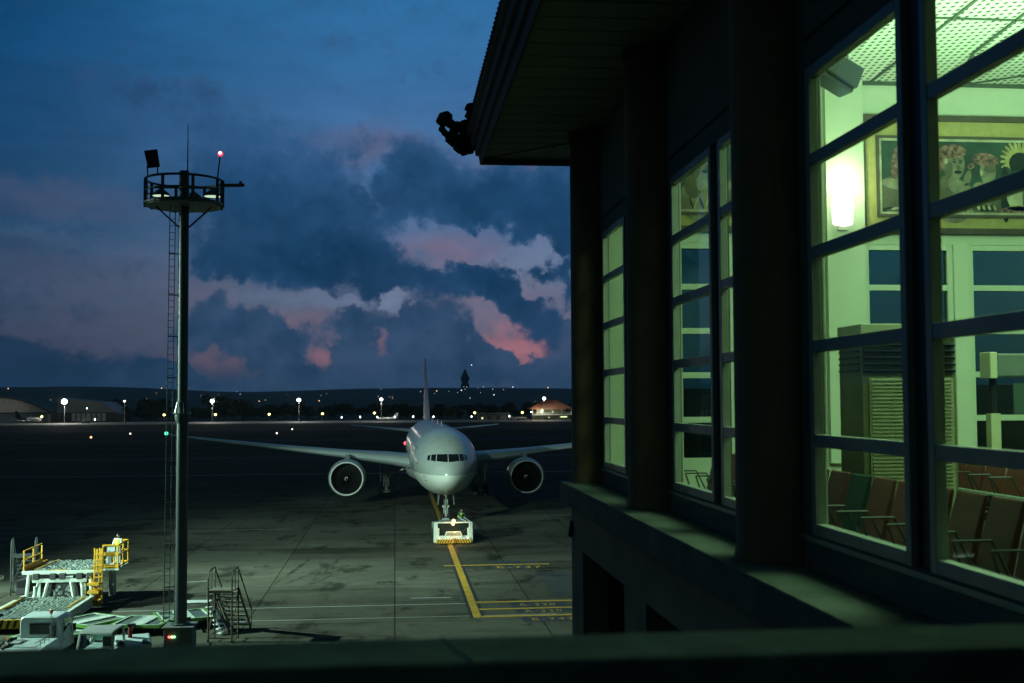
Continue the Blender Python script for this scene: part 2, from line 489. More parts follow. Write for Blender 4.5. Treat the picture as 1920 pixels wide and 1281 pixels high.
patch(9.1, 9.9, 79.95, 80.9)
def ground_text(txt, x, y, size, sx):
    c = bpy.data.curves.new('stand_marking', 'FONT'); c.body = txt; c.size = size; c.space_character = 1.25
    c.materials.append(YEL)
    o = bpy.data.objects.new('stand_marking', c); COL.objects.link(o)
    o.location = (x, y, .010); o.scale = (sx, 1, 1); struct(o)
ground_text('B-737', 6.75, 77.9, 1.25, .85)
ground_text('A-320', 6.75, 63.75, .95, .72)
ground_text('A-330', 6.85, 61.85, .95, .72)
ground_text('B-747  B-777', 6.95, 59.5, 1.0, .78)
# faint service lines and worn hatching
for (x0, x1, y, w) in ((-60, 4.0, 64.9, .14), (-14, 8.5, 61.2, .10), (.9, 3.2, 67.0, .2), (-90, 60, 180, .5), (-120, 120, 232, .5), (-40, -9, 104, .12), (12, 24, 79.3, .1)):
    sheet('service_line', x0, x1, y-w/2, y+w/2, .0085 if y > 140 else .004, WHT)
for k in range(11):
    sheet('hatched_marking', 8.9+.15*(k % 3), 15, 66.3+.92*k, 66.3+.92*k+.34, .004, mk('worn_dark_stripe', (.03,.038,.05), .6, var=.6, scale=2.0))
for k in range(4):
    sheet('hatched_marking', 10.3+.2*(k % 2), 15, 56.6+.6*k, 56.6+.6*k+.25, .004, MATS['worn_dark_stripe'])
o = sheet('lead_in_line', -8.2, -7.9, 52, 62.5, .004, YEL, 0); o.rotation_euler = (0,0,radians(-12)); o.location = (13.0, -.4, 0)
o = sheet('lead_in_line', -36, -35.7, 92, 122, .004, mk('worn_yellow_paint', (.2,.14,.02), .7, var=.5, scale=.6), 0); o.rotation_euler = (0,0,radians(-24)); o.location = (-41, -9, 0)

# ================================================================ HILLS, TOWN, TREE BELT
def hills(name, y0, y1, ybase, top, seed, mat, nx=160, ny=26, span=4200, wob=.35):
    rnd = random.Random(seed)
    ph = [(rnd.uniform(0, 6.28), rnd.uniform(.7, 1.3)) for _ in range(9)]
    def h(x, t):
        s = 0
        for i, (p, k) in enumerate(ph):
            s += sin(x/span*6.28*(i+1)*.63*k + p + t*1.7*(i % 3)) / (1+i*.75)
        return top*max(0, sin(min(1, t*1.15)*pi/2)) * (1 + wob*.4*s)
    vs, fs = [], []
    for j in range(ny+1):
        t = j/ny
        for i in range(nx+1):
            x = -span + 2*span*i/nx
            vs.append((x, y0+(y1-y0)*t, ybase + h(x, t) + rnd.uniform(-1, 1)*top*.028*t))
    for j in range(ny):
        for i in range(nx):
            a = j*(nx+1)+i
            fs.append((a, a+1, a+nx+2, a+nx+1))
    o = MB().add(vs, fs).build(name, mat, smooth=180)
    struct(o)
    return h
HILL = mk('wooded_hill', (.055,.075,.05), .95, var=.45, scale=.006)
h1 = hills('hills', 2600, 6200, -3, 66, 5, HILL, wob=.28)
h2 = hills('low_hills', 1100, 2200, -3, 13, 12, HILL, span=2600, wob=.5)

def lamps_stuff():
    rnd = random.Random(3)
    groups = {'warm': MB(), 'white': MB()}
    for k in range(36):
        t = rnd.choice([rnd.uniform(.1, .8), rnd.uniform(.1, .5)])
        y = 2600+3600*t
        px = rnd.choice([rnd.uniform(-740, 330), rnd.gauss(205, 60), rnd.gauss(60, 90), rnd.gauss(-330, 60)])
        x = px/2180*y
        z = -3 + h1(x, t) + rnd.uniform(3, 9)
        r = rnd.choice([.7, .9, 1.1, 1.9])*y/4200
        groups['warm' if rnd.random() < .4 else 'white'].sphere((x, y, z), r, 6, 4)
    for k in range(11):
        t = rnd.uniform(.2, .9); y = 1100+1100*t
        x = rnd.uniform(-700, 330)/2180*y
        groups['warm' if rnd.random() < .6 else 'white'].sphere((x, y, -3+h2(x, t)+rnd.uniform(2, 6)), rnd.choice([.28,.36,.6])*y/1500, 6, 4)
    mb = MB()
    for i, k in enumerate(('warm', 'white')):
        mb.cur = i; mb.add(groups[k].v, groups[k].f)
    o = mb.build('town_lights', [emit('warm_house_light', (1,.62,.3), 2.2), emit('white_house_light', (.75,.95,1), 2.0)])
    tag(o, 'scattered small lights of the distant town on the dark hillside', 'town lights', kind='stuff')
lamps_stuff()

def tree_belt():
    rnd = random.Random(11)
    leaf, trunk = MB(), MB()
    def clump(c, r, n):
        for _ in range(n):
            d = Vector((rnd.gauss(0,1), rnd.gauss(0,1), rnd.gauss(0,1))).normalized()*r*rnd.uniform(.55, 1.08)
            p = Vector(c)+Vector((d.x, d.y, d.z*.8))
            s = r*rnd.uniform(.16, .34)
            a = Vector((rnd.gauss(0,1), rnd.gauss(0,1), rnd.gauss(0,.6))).normalized()*s
            q = a.orthogonal().normalized()*s*rnd.uniform(.5, 1)
            leaf.quad(p-a-q, p+a-q*.6, p+a+q, p-a*.7+q)
    x = -175.0
    while x < 150:
        y = rnd.uniform(655, 740)
        lowx = 85 < x < 108
        h = rnd.choice([5, 6, 7, 7.5, 8.5, 9.5]) * (1.0 if rnd.random() < .85 else 1.3)
        px = 740 + x/650*2180
        if 210 < px < 235 or 285 < px < 315 or 395 < px < 440: h *= 1.35
        tx = x*y/650
        trunk.tube((tx, y, 0), (tx+rnd.uniform(-.5,.5), y, h*.55), .32, .18, 5)
        for _ in range(rnd.randint(4, 6)):
            r = h*rnd.uniform(.22, .36)
            clump((tx+rnd.uniform(-1,1)*h*.38, y+rnd.uniform(-1,1)*h*.3, h-r*rnd.uniform(.85, 1.9)), r, 60)
        x += rnd.uniform(1.4, 3.6)
    leaf.cur = 0
    mb = MB(); mb.add(leaf.v, leaf.f); mb.cur = 1; mb.add(trunk.v, trunk.f)
    o = mb.build('tree_belt', [mk('dark_foliage', (.035,.05,.022), .9, var=.5, scale=.25), mk('bark', (.06,.045,.03), .9)], fix=False)
    tag(o, 'dark belt of trees behind the far edge of the airfield', 'trees', kind='stuff')
tree_belt()

# ---------------------------------------------------------------- far lamps
GALV = mk('galvanised_steel', (.30,.32,.32), .45, .7, var=.15, scale=4)
FLOODW = emit('flood_lamp_glow', (1.0,.97,.88), 12)
def far_flood(x, z, r, label, y=612.0):
    t = thing('floodlight_pole', label, 'floodlight', (x, y, 0), 0, 'floodlight poles across the far side of the airfield')
    MB().tube((0,0,0), (0,0,z-.2), .16, .09, 8).build('pole', GALV, t)
    hb = MB().box((0,0,z+.3), (1.5,.3,.14)).box((0,.25,z), (1.1,.25,.9)).build('lamp_head', GALV, t)
    g = MB().sphere((0,-.45,z), r, 12, 8, (1.1,.55,1)).build('lamp', FLOODW, t)
    if r > .5:
        l = bpy.data.lights.new('far_floodlight', 'POINT'); l.energy = 11000*r*r; l.color = (1,.97,.88); l.shadow_soft_size = .4
        o = bpy.data.objects.new('far_floodlight', l); COL.objects.link(o); o.parent = t; o.location = (0,-1.6,z)
FL = [(-167.1,11.0,1.35,'brightest far floodlight, between the arched hangar and the pitched roof'),
      (-137.4,11.1,.4,'dim small far floodlight just left of the mast ladder'),
      (-93.5,10.9,.9,'far floodlight on a tall pole just right of the lighting mast'),
      (-49.5,11.2,.9,'far floodlight on a tall pole above the left wing of the airliner'),
      (-7.0,11.3,.72,'far floodlight on a tall pole left of the airliner tail fin'),
      (78.7,11.4,.7,'far floodlight on a pole in front of the lit pavilion roof')]
for a in FL: far_flood(*a)
YL = emit('sodium_lamp_glow', (1.0,.86,.22), 6.5)
def yellow_lamp(x, z, label, y=606.0):
    t = thing('yellow_lamp', label, 'lamp', (x, y, 0), 0, 'round yellow lamps along the far edge of the airfield')
    MB().tube((0,0,0), (0,0,z-.3), .07, .05, 6).build('pole', GALV, t)
    MB().sphere((0,0,z), .62, 10, 8, (1,1,.85)).build('globe', YL, t)
for x, z, lab in ((-176.5,3.5,'round yellow lamp in front of the arched hangar wall'), (-116.5,4.0,'round yellow lamp hard left of the mast ladder'),
                  (-91,4.0,'round yellow lamp just right of the lighting mast'), (-64,4.0,'round yellow lamp left of the floodlight above the left wing'),
                  (-37,4.1,'round yellow lamp right of the floodlight above the left wing'), (-10.5,4.3,'round yellow lamp just left of the floodlight beside the tail fin'),
                  (41.4,4.1,'round yellow lamp right of the airliner tail at the end of the low shed'), (66.4,4.1,'round yellow lamp just left of the lit pavilion')):
    yellow_lamp(x, z, lab)
WL = emit('white_lamp_glow', (.78,1.0,.92), 7)
def white_lamp(x, z, r, label, y=600.0):
    t = thing('white_lamp', label, 'lamp', (x, y, 0), 0, 'small white lamps low along the far edge of the airfield')
    MB().tube((0,0,0), (0,0,z-.2), .06, .05, 6).build('pole', GALV, t)
    MB().sphere((0,0,z), r, 10, 8, (.8,.8,1.2)).build('globe', WL, t)
for x, z, r, lab in ((-149,2.0,.38,'small white lamp beside the boarding stairs by the trees'), (-27,2.3,.4,'first small white lamp from the left in the row left of the airliner tail'),
                     (-17.6,2.4,.4,'second small white lamp from the left in the row left of the airliner tail'), (-8.9,2.3,.4,'third small white lamp from the left in the row left of the airliner tail'),
                     (0,2.3,.42,'fourth small white lamp from the left in the row left of the airliner tail'), (9.4,2.4,.4,'small white lamp nearest left of the airliner tail fin'),
                     (19.8,2.3,.42,'small white lamp just right of the airliner tail fin'), (39.4,2.2,.4,'small white lamp at the left end of the low shed'),
                     (59,2.3,.4,'small white lamp at the right end of the low shed'), (-153,7.6,.3,'high white lamp at the right edge of the pitched hangar roof')):
    white_lamp(x, z, r, lab)
def edge_light(x, y, col, label, r=.32):
    o = MB().tube((0,0,0), (0,0,.25), .09, .07, 8).build('light_base', GALV)
    t = thing('runway_light', label, 'runway light', (x, y, 0), 0, 'ground lights on the dark airfield')
    o.parent = t
    MB().sphere((0,0,.42), r, 8, 6).build('lens', emit('runway_glow_'+col, dict(amber=(1,.5,.25), white=(1,.9,.75), red=(1,.10,.12))[col], 2.2), t)
edge_light(-90.5, 360, 'amber', 'amber ground light in the dark grass left of the mast', .34)
edge_light(-87, 396, 'white', 'pale ground light in the dark grass close left of the mast', .3)
edge_light(-38.5, 388, 'white', 'nearer of two pale ground lights beyond the left wing', .3)
edge_light(-38, 440, 'white', 'farther of two pale ground lights beyond the left wing', .28)
edge_light(2.6, 291, 'red', 'red ground light in the dark beside the airliner fuselage', .44)

# ---------------------------------------------------------------- far buildings
def hangar():
    t = thing('arched_hangar', 'large grey hangar with an arched roof at the far left', 'hangar', (-206, 632, 0))
    R = 27.0
    def arc(k): 
        return [(-R+2*R*i/24, 4.6+8.4*(1-((-R+2*R*i/24)/R)**2)) for i in range(25)]
    poly = [(-R,0)]+arc(0)+[(R,0)]
    MB().prism(poly, 0, 40, 'Y').build('wall', mk('pale_cladding', (.46,.46,.42), .7, var=.15, scale=.3), t)
    rb = MB()
    a = arc(0)
    for (p, q) in zip(a, a[1:]):
        rb.add([(p[0],-1.2,p[1]),(q[0],-1.2,q[1]),(q[0],41,q[1]),(p[0],41,p[1]),(p[0],-1.2,p[1]+.9),(q[0],-1.2,q[1]+.9),(q[0],41,q[1]+.9),(p[0],41,p[1]+.9)],
               [(0,1,2,3),(4,5,6,7),(0,1,5,4),(2,3,7,6),(1,2,6,5),(3,0,4,7)])
    rb.build('roof', mk('dark_roof_sheet', (.05,.055,.05), .7), t)
    MB().box((0,-.5,5.0), (2*R,.8,.9)).build('canopy_beam', MATS['dark_roof_sheet'], t)
    MB().box((-4.5,-.1,7.6), (3.4,.3,4.2)).build('vent_door', MATS['dark_roof_sheet'], t)
    for k in range(6):
        MB().box((-22+8.6*k,-.15,2.2), (8.2,.25,4.3)).build('sliding_door', mk('blue_grey_door', (.12,.16,.19), .6, var=.2, scale=.5), t)
    MB().box((R+1.5,3,2.4), (4,6,4.8)).build('annex', MATS['dark_roof_sheet'], t)
hangar()
def shed():
    t = thing('pitched_hangar', 'hangar with a wide grey pitched roof beside the arched hangar', 'hangar', (-162, 640, 0))
    MB().prism([(-14,0),(14,0),(14,5.2),(-14,5.2)], 0, 30, 'Y').build('wall', MATS['dark_roof_sheet'], t)
    MB().prism([(-17,4.6),(14.6,4.4),(6,10.6),(-17,13.0)], 2, 34, 'Y').build('roof', mk('grey_roof_sheet', (.22,.24,.25), .6, var=.1, scale=.2), t)
    for k in range(7):
        MB().box((-8+2.6*k,-.1,2.6), (1.9,.2,4.2)).build('wall_panel', mk('white_panel', (.5,.52,.52), .6, var=.25, scale=.5), t)
shed()
def boarding_stairs():
    t = thing('boarding_stairs', 'pale boarding stairs parked by the trees at the far edge', 'stairs', (-155, 606, 0))
    MB().bar((-2.4,0,.2), (1.4,0,2.5), 1.4, .35).box((1.9,0,2.55), (1.4,1.4,.2)).build('stair_flight', mk('white_vehicle_paint', (.62,.66,.64), .35, var=.1, scale=2), t)
    MB().path([(-2.4,-.7,1.2),(1.4,-.7,3.5),(2.6,-.7,3.5)], .06).build('handrail', GALV, t)
    MB().box((0,0,.5), (4,1.6,.35)).tube((-1.4,-.8,.3),(-1.4,.8,.3),.3).tube((1.6,-.8,.3),(1.6,.8,.3),.3).build('chassis', MATS['dark_roof_sheet'], t)
boarding_stairs()
def pavilion():
    t = thing('pavilion_building', 'lit two storey pavilion with a white veranda and a tiled hip roof', 'building', (83.5, 618, 0))
    MB().box((0,5,1.3), (20,10,2.6)).box((0,6,4.3), (16,8,3.0)).build('wall', mk('cream_wall', (.34,.32,.24), .8, var=.1, scale=.4), t)
    MB().add([(-12,-2,5.7),(12,-2,5.7),(12,13,5.7),(-12,13,5.7),(-3,5.5,10.6),(3,5.5,10.6)], [(0,1,5,4),(1,2,5),(2,3,4,5),(3,0,4),(3,2,1,0)]).build('roof', mk('orange_roof_tile', (.20,.085,.045), .8, var=.3, scale=.8), t)
    MB().box((0,-.3,2.75), (21.5,2.6,.45)).build('veranda_floor', MATS['white_vehicle_paint'], t)
    rb = MB().box((0,-1.5,3.9), (21.4,.12,.12))
    for k in range(30): rb.box((-10.6+.731*k,-1.5,3.4), (.12,.1,1.0))
    rb.build('railing', MATS['white_vehicle_paint'], t)
    for k in range(5): MB().tube((-10.4+5.2*k,-1.5,2.9), (-10.4+5.2*k,-1.5,5.7), .17, n=8).build('veranda_post', MATS['white_vehicle_paint'], t)
    for x, z, w, h in ((-5,4.3,1.1,1.3),(1,4.2,.5,.6),(6.5,1.5,3.6,.6),(-1.5,1.3,.8,.4)):
        f = MB().box((x, 2.0 if z > 3 else -.05, z), (w,.1,h)).build('window', emit('lit_window', (.85,1.0,.5), 1.3), t)
    for k, x in enumerate((-11.2, 11.2)):
        MB().sphere((x,-1.8,4.2), .3, 8, 6).build('wall_lamp', emit('cool_wall_lamp', (.8,1,1), 7) if k == 0 else emit('warm_wall_lamp', (1,.7,.35), 7), t)
pavilion()
l = bpy.data.lights.new('pavilion_veranda_light', 'POINT'); l.energy = 900; l.color = (.9,1,.6); l.shadow_soft_size = .3
lo = bpy.data.objects.new('pavilion_veranda_light', l); COL.objects.link(lo); lo.location = (78, 616, 5.0)
l = bpy.data.lights.new('pavilion_roof_light', 'POINT'); l.energy = 900; l.color = (1,.62,.25); l.shadow_soft_size = .3
lo = bpy.data.objects.new('pavilion_roof_light', l); COL.objects.link(lo); lo.location = (74, 613, 9.5)
def low_shed():
    t = thing('low_shed', 'low flat roofed shed in the dark right of the airliner tail', 'building', (52, 622, 0))
    MB().box((0,3,1.7), (15.5,6,3.4)).build('wall', mk('grey_block_wall', (.14,.15,.15), .8), t)
    MB().box((-.2,2.8,3.6), (18,8,.3)).build('roof', MATS['grey_roof_sheet'], t)
    MB().box((-5.4,-.05,1.0), (.9,.1,.9)).build('window', MATS['lit_window'], t)
    for x in (-1.5, 3.0): MB().box((x,-.05,1.2), (2.2,.1,2.2)).build('door', MATS['dark_roof_sheet'], t)
low_shed()
def small_jet(name, label, loc, rz, s, dark):
    t = thing(name, label, 'aircraft', loc, rz)
    W = mk('white_aircraft_paint', (.62,.63,.62), .3, var=.05)
    D = mk('navy_aircraft_paint', (.015,.03,.06), .3)
    prof = [(.05,0),(.7*s,.5*s),(1.15*s,1.6*s),(1.35*s,3*s),(1.35*s,11*s)]
    MB().lathe(prof, 20, 'Y', (0,0,2.2*s)).build('fuselage', W, t, smooth=60)
    MB().lathe([(1.35*s,11*s),(1.25*s,14*s),(.8*s,18*s),(.2*s,21*s)], 20, 'Y', (0,0,2.2*s)).build('tail_cone', D if dark else W, t, smooth=60)
    MB().prism([(15.5*s,3.2*s),(19.5*s,7.6*s),(21.5*s,7.6*s),(20.5*s,3.0*s)], -.14*s, .14*s, 'X').build('tail_fin', D if dark else W, t)
    for k in (-1, 1):
        MB().add([(k*1.2*s,8*s,1.6*s),(k*10*s,11.5*s,2.2*s),(k*10*s,12.4*s,2.2*s),(k*1.2*s,11.5*s,1.6*s),(k*1.2*s,8*s,1.3*s),(k*10*s,11.5*s,2.1*s),(k*10*s,12.4*s,2.1*s),(k*1.2*s,11.5*s,1.3*s)],
                 [(0,1,2,3),(4,5,6,7),(0,1,5,4),(2,3,7,6),(1,2,6,5),(3,0,4,7)]).build('wing', W, t)
        MB().lathe([(.4*s,0),(.62*s,.5*s),(.6*s,2*s),(.3*s,3*s)], 12, 'Y', (k*3.6*s,7.6*s,1.25*s), cap=True).build('engine', D, t)
        MB().add([(k*.4*s,18*s,2.6*s),(k*4*s,20*s,2.8*s),(k*4*s,20.8*s,2.8*s),(k*.4*s,20.4*s,2.6*s),(k*.4*s,18*s,2.4*s),(k*4*s,20*s,2.7*s),(k*4*s,20.8*s,2.7*s),(k*.4*s,20.4*s,2.4*s)],
                 [(0,1,2,3),(4,5,6,7),(0,1,5,4),(2,3,7,6),(1,2,6,5),(3,0,4,7)]).build('tailplane', D if dark else W, t)
        MB().tube((k*2*s,9.5*s,.45*s),(k*2.3*s,9.5*s,.45*s),.45*s,n=12).tube((k*2.1*s,9.5*s,.4*s),(k*1.6*s,9.5*s,1.6*s),.1*s).build('main_gear', MATS['dark_roof_sheet'], t)
    MB().tube((-.2*s,2.5*s,.35*s),(.2*s,2.5*s,.35*s),.35*s,n=12).tube((0,2.5*s,.4*s),(0,2.5*s,1.4*s),.09*s).build('nose_gear', MATS['dark_roof_sheet'], t)
    MB().lathe([(.86*s,.8*s),(1.05*s,1.25*s)], 8, 'Y', (0,0,2.25*s), pi*.18, pi*.82).build('cockpit_window', mk('dark_cockpit_glass', (.01,.012,.015), .1), t)
small_jet('parked_jet', 'white parked jet with a navy tail in front of the far arched hangar', (-179.5, 616, 0), radians(62), .82, True)
small_jet('parked_jet', 'dark little aircraft parked beside the lit pavilion far away', (69, 606, 0), radians(70), .5, False)
small_jet('parked_jet', 'dim little aircraft parked far beyond the tail left of the airliner fin', (-9.5, 618, 0), radians(-75), .55, False)
def monument():
    y = 5600
    t = thing('hilltop_monument', 'dark hilltop monument standing out on the skyline right of the tail fin', 'monument', (131/2180*y, y, 45))
    MB().box((0,0,12), (44,44,60), taper=.8).build('pedestal', HILL, t)
    MB().lathe([(13,42),(18,52),(22,66),(14,84),(8,96),(5,104),(.5,112)], 10).build('statue', HILL, t)
    MB().sphere((32,0,160-30), 2.6, 6, 4).build('lamp', emit('white_house_light', (.75,.95,1), 2.0), t)

# rubber marks left by tyres around the stand
rnd = random.Random(21)
RUB = mk('rubber_mark', (.085,.082,.062), .8, var=.6, scale=.7, spec=.05)
for k in range(12):
    x0, y0 = rnd.uniform(-22, 13), rnd.uniform(64, 112)
    L_, a = rnd.uniform(7, 22), rnd.choice([rnd.gauss(90, 10), rnd.gauss(0, 14), rnd.gauss(25, 8)])
    mb = MB(); z = .0012+.0002*k
    for off in (0, rnd.choice([1.6, 2.1])):
        pts = []
        for i in range(13):
            u = i/12-.5; w = .16*(1-abs(u*2)**3)+.01
            pts.append((u*L_, off+u*u*L_*.03, w))
        for p, q in zip(pts, pts[1:]): mb.quad((p[0],p[1]-p[2],z),(q[0],q[1]-q[2],z),(q[0],q[1]+q[2],z),(p[0],p[1]+p[2],z))
    o = mb.build('tyre_mark', RUB, loc=(x0, y0, 0)); o.rotation_euler.z = radians(a); struct(o)
monument()

# ================================================================ TERMINAL BUILDING
WALLP = mk('dark_render_wall', (.17,.175,.16), .85, var=.15, scale=1.2, bump=.15)
BROWN = mk('brown_column_render', (.30,.185,.10), .8, var=.18, scale=1.0, bump=.12)
LEDGE = mk('weathered_ledge', (.145,.16,.14), .85, var=.3, scale=2.2, bump=.2)
FRAME = mk('pale_aluminium', (.40,.41,.37), .45, .15, var=.08, scale=2)
POST = mk('dark_mullion', (.02,.026,.035), .5)
SOFF = mk('soffit_board', (.14,.15,.12), .75, var=.12, scale=.8)
FASC = mk('fascia_board', (.10,.08,.07), .7, var=.2, scale=1.0)
TILE = mk('roof_tile', (.05,.035,.03), .8, var=.3, scale=2)
LOWW = mk('lower_brown_wall', (.36,.26,.18), .85, var=.2, scale=.8, bump=.15)
INW = mk('white_interior_wall', (.66,.70,.58), .7, var=.06, scale=1.0)
CLEAR = glass('clear_window_glass', (.86,.93,.88))
TINT = glass('tinted_window_glass', (.10,.37,.27), 0.0, 1.6)
TB = thing('terminal_building', 'dark airport terminal with tall lit windows, round columns and a deep eave', 'terminal', (3.35, 10, 0))
OX, OY = -3.35, -10.0
def tb(mb, name, mat, parent=None, **k):
    mb.xform(Matrix.Translation((OX, OY, 0)))
    return mb.build(name, mat, parent or TB, **k)
XF, ZS, ZH, FL_Z, CE_Z = 3.35, 10.2, 13.97, 9.72, 16.76
PITCH_B = 4.68
END = 19.2
# facade wall: band under the windows, band above, piers behind the columns, solid wall beside the camera
tb(MB().bx(XF, XF+.10, -8, END+.2, 9.6, ZS-.003), 'sill_wall', WALLP)
tb(MB().bx(XF, XF+.10, -8, END+.2, ZH+.003, 17.0), 'head_wall', WALLP)
for k in range(3):
    y0 = 9.1+PITCH_B*k
    tb(MB().bx(XF+.002, XF+.10, y0+.003, y0+(.99 if k < 2 else 1.0), ZS, ZH), 'pier', WALLP)
tb(MB().bx(XF+.002, XF+.10, -8, 4.897, ZS, ZH), 'pier', WALLP)
tb(MB().bx(XF-.02, XF, -8, END+.2, ZS-.06, ZS-.02), 'sill_strip', FRAME)
# recessed panels above the windows
for k in range(3):
    y0 = 9.1+PITCH_B*k
    tb(MB().bx(XF-.03, XF, y0-3.9, y0+.02, ZH+.25, 15.6), 'head_panel', WALLP, bevel=.01)
# columns
for k in range(1, 4):
    yc = 5.10+PITCH_B*k
    c = MB().lathe([(.43,9.92),(.43,9.98),(.415,10.0),(.415,15.55),(.44,15.57),(.44,15.74)], 24, 'Z', (3.34, yc, 0), pi/2, 3*pi/2)
    tb(c, 'column', BROWN, smooth=40)
# ledge and lower wall
lp = [(2.75,9.92),(3.36,9.92),(3.36,9.50),(2.90,9.50),(2.90,9.56),(2.82,9.56),(2.82,9.60),(2.75,9.60)]
tb(MB().prism([(x, z) for x, z in lp], -8, 19.42, 'Y'), 'ledge', LEDGE, bevel=.012)
tb(MB().bx(3.36, 17, 19.42-.60, 19.42, 9.50, 9.60), 'ledge', LEDGE)
lw = MB()
lw.bx(2.93, 3.33, -8, 19.30, 8.9, 9.50)
for y0, y1 in ((18.15,19.30),(13.56,14.85),(8.9,10.2),(4.2,5.5),(-8,.8)):
    lw.bx(2.93, 3.33, y0, y1, -.01, 8.897)
tb(lw, 'lower_wall', LOWW)
tb(MB().bx(3.33, 17, 18.9, 19.30, 0, 9.50), 'lower_wall', LOWW)
tb(MB().bx(8.0, 8.2, -8, 18.9, 0, 9.4), 'lower_back_wall', WALLP)
# downpipe bracket on the lower corner
tb(MB().box((2.90,19.18,9.15), (.07,.12,.26), ry=.15), 'wall_bracket', POST)
# windows
def window(ya, yb, mat_frame, axis, parent_pos, z0=ZS, z1=ZH, glassm=CLEAR, fw=.085, depth=.06, recess=0.0, rows=5, rail=.10, name='window'):
    f, p = MB(), MB()
    def B(mb, a, b, za, zb, d0, d1):
        if axis == 'Y': mb.bx(parent_pos+d0, parent_pos+d1, a, b, za, zb)
        else: mb.bx(a, b, parent_pos+d0, parent_pos+d1, za, zb)
    d0, d1 = recess-.02, recess+depth
    B(f, ya, ya+fw, z0, z1, d0, d1); B(f, yb-fw, yb, z0, z1, d0, d1)
    B(f, ya+fw, yb-fw, z0, z0+fw*1.1, d0, d1); B(f, ya+fw, yb-fw, z1-fw, z1, d0, d1)
    step = (z1-z0)/rows
    for i in range(1, rows):
        zc = z0+step*i
        B(f, ya+fw, yb-fw, zc-rail/2, zc+rail/2, d0+.006, d1-.006)
    fo = tb(f, name, mat_frame, bevel=.006)
    # glass: one sheet per light between the rails
    zs = [z0+fw*1.1]+[z0+step*i for i in range(1, rows)]+[z1-fw]
    for i in range(rows):
        a = zs[i]+(rail/2 if i else 0); b = zs[i+1]-(rail/2 if i < rows-1 else 0)
        p = MB()
        g = recess+.035
        if axis == 'Y': p.quad((parent_pos+g,ya+fw,a),(parent_pos+g,yb-fw,a),(parent_pos+g,yb-fw,b),(parent_pos+g,ya+fw,b))
        else: p.quad((ya+fw,parent_pos+g,a),(yb-fw,parent_pos+g,a),(yb-fw,parent_pos+g,b),(ya+fw,parent_pos+g,b))
        po = tb(p, 'pane', glassm, fo)
    return fo
for k in range(3):
    y0 = 9.1+PITCH_B*k
    window(y0-1.805, y0, FRAME, 'Y', XF)
    window(y0-3.70 if k else 4.9, y0-2.075, FRAME, 'Y', XF)
    tb(MB().bx(XF+.03, XF+.10, y0-2.072, y0-1.808, ZS, ZH), 'mullion', POST)
# end wall (faces down the apron, seen from inside)
XP = [(3.45,4.05),(7.35,8.02),(11.65,12.3),(15.9,17.0)]      # pilasters between the end windows
tb(MB().bx(XF+.1, 17, END, END+.22, 13.93, 17.0), 'end_wall', INW)
tb(MB().bx(XF+.1, 17, END, END+.22, FL_Z-.2, 10.18), 'end_wall', INW)
for a, b in XP:
    tb(MB().bx(a, b, END-.10, END+.22, 10.183, 13.927), 'end_pilaster', INW)
    tb(MB().bx(a, b, END-.10, END-.003, 13.93, CE_Z), 'end_pilaster', INW)
WFR = mk('white_window_frame', (.62,.68,.56), .5, var=.05)
def end_window(xa, xb): window(xa, xb, WFR, 'X', END, 10.18, 13.93, TINT, .10, .12, .03, 5, .10)
for xa, xb in ((4.053,5.56),(5.88,7.347),(8.023,9.63),(9.90,11.647),(12.303,13.9),(14.1,15.897)):
    end_window(xa, xb)
for a, b in ((5.563,5.877),(9.633,9.897),(13.903,14.097)):
    tb(MB().bx(a, b, END-.03, END+.2, 10.183, 13.927), 'end_mullion', INW)
# interior shell
tb(MB().bx(XF+.1, 17, -8, END, FL_Z-.2, FL_Z), 'lounge_floor', mk('lounge_floor_tile', (.12,.115,.09), .35, var=.15, scale=2))
tb(MB().bx(XF+.101, XF+.115, -8, END, CE_Z-1.2, CE_Z), 'inner_wall', INW)
tb(MB().bx(XF+.101, XF+.115, -8, END-.1, FL_Z, ZS-.08), 'inner_wall', INW)
tb(MB().bx(16.8, 17, -8, END-.11, FL_Z, CE_Z), 'inner_wall', INW)
tb(MB().bx(XF+.12, 16.8, -8.2, -8, FL_Z, CE_Z), 'inner_wall', INW)
for k in range(2):
    y0 = 9.1+PITCH_B*k
    tb(MB().bx(XF+.101, XF+.115, y0, y0+.98, ZS, ZH), 'inner_wall', INW)
tb(MB().bx(XF+.02, XF+.30, -8, END-.1, ZS-.085, ZS-.005), 'inner_sill', INW)
def ceiling_mat():
    m = bpy.data.materials.new('perforated_ceiling'); m.use_nodes = True
    N, L = m.node_tree.nodes, m.node_tree.links
    b = N['Principled BSDF']; b.inputs['Roughness'].default_value = .7
    tc = N.new('ShaderNodeTexCoord')
    mp = N.new('ShaderNodeMapping'); mp.inputs['Rotation'].default_value = (0,0,radians(12)); mp.inputs['Scale'].default_value = (8.8,6.0,0); L.new(tc.outputs['Object'], mp.inputs[0])
    fr = N.new('ShaderNodeVectorMath'); fr.operation = 'FRACTION'; L.new(mp.outputs[0], fr.inputs[0])
    sb = N.new('ShaderNodeVectorMath'); sb.operation = 'SUBTRACT'; sb.inputs[1].default_value = (.5,.5,0); L.new(fr.outputs[0], sb.inputs[0])
    ln = N.new('ShaderNodeVectorMath'); ln.operation = 'LENGTH'; L.new(sb.outputs[0], ln.inputs[0])
    mr = N.new('ShaderNodeMapRange'); mr.inputs['From Min'].default_value = .22; mr.inputs['From Max'].default_value = .30; L.new(ln.outputs['Value'], mr.inputs['Value'])
    mx = N.new('ShaderNodeMix'); mx.data_type = 'RGBA'; mx.inputs[6].default_value = (.05,.07,.05,1); mx.inputs[7].default_value = (.72,.76,.66,1)
    L.new(mr.outputs[0], mx.inputs[0]); L.new(mx.outputs[2], b.inputs['Base Color'])
    return m
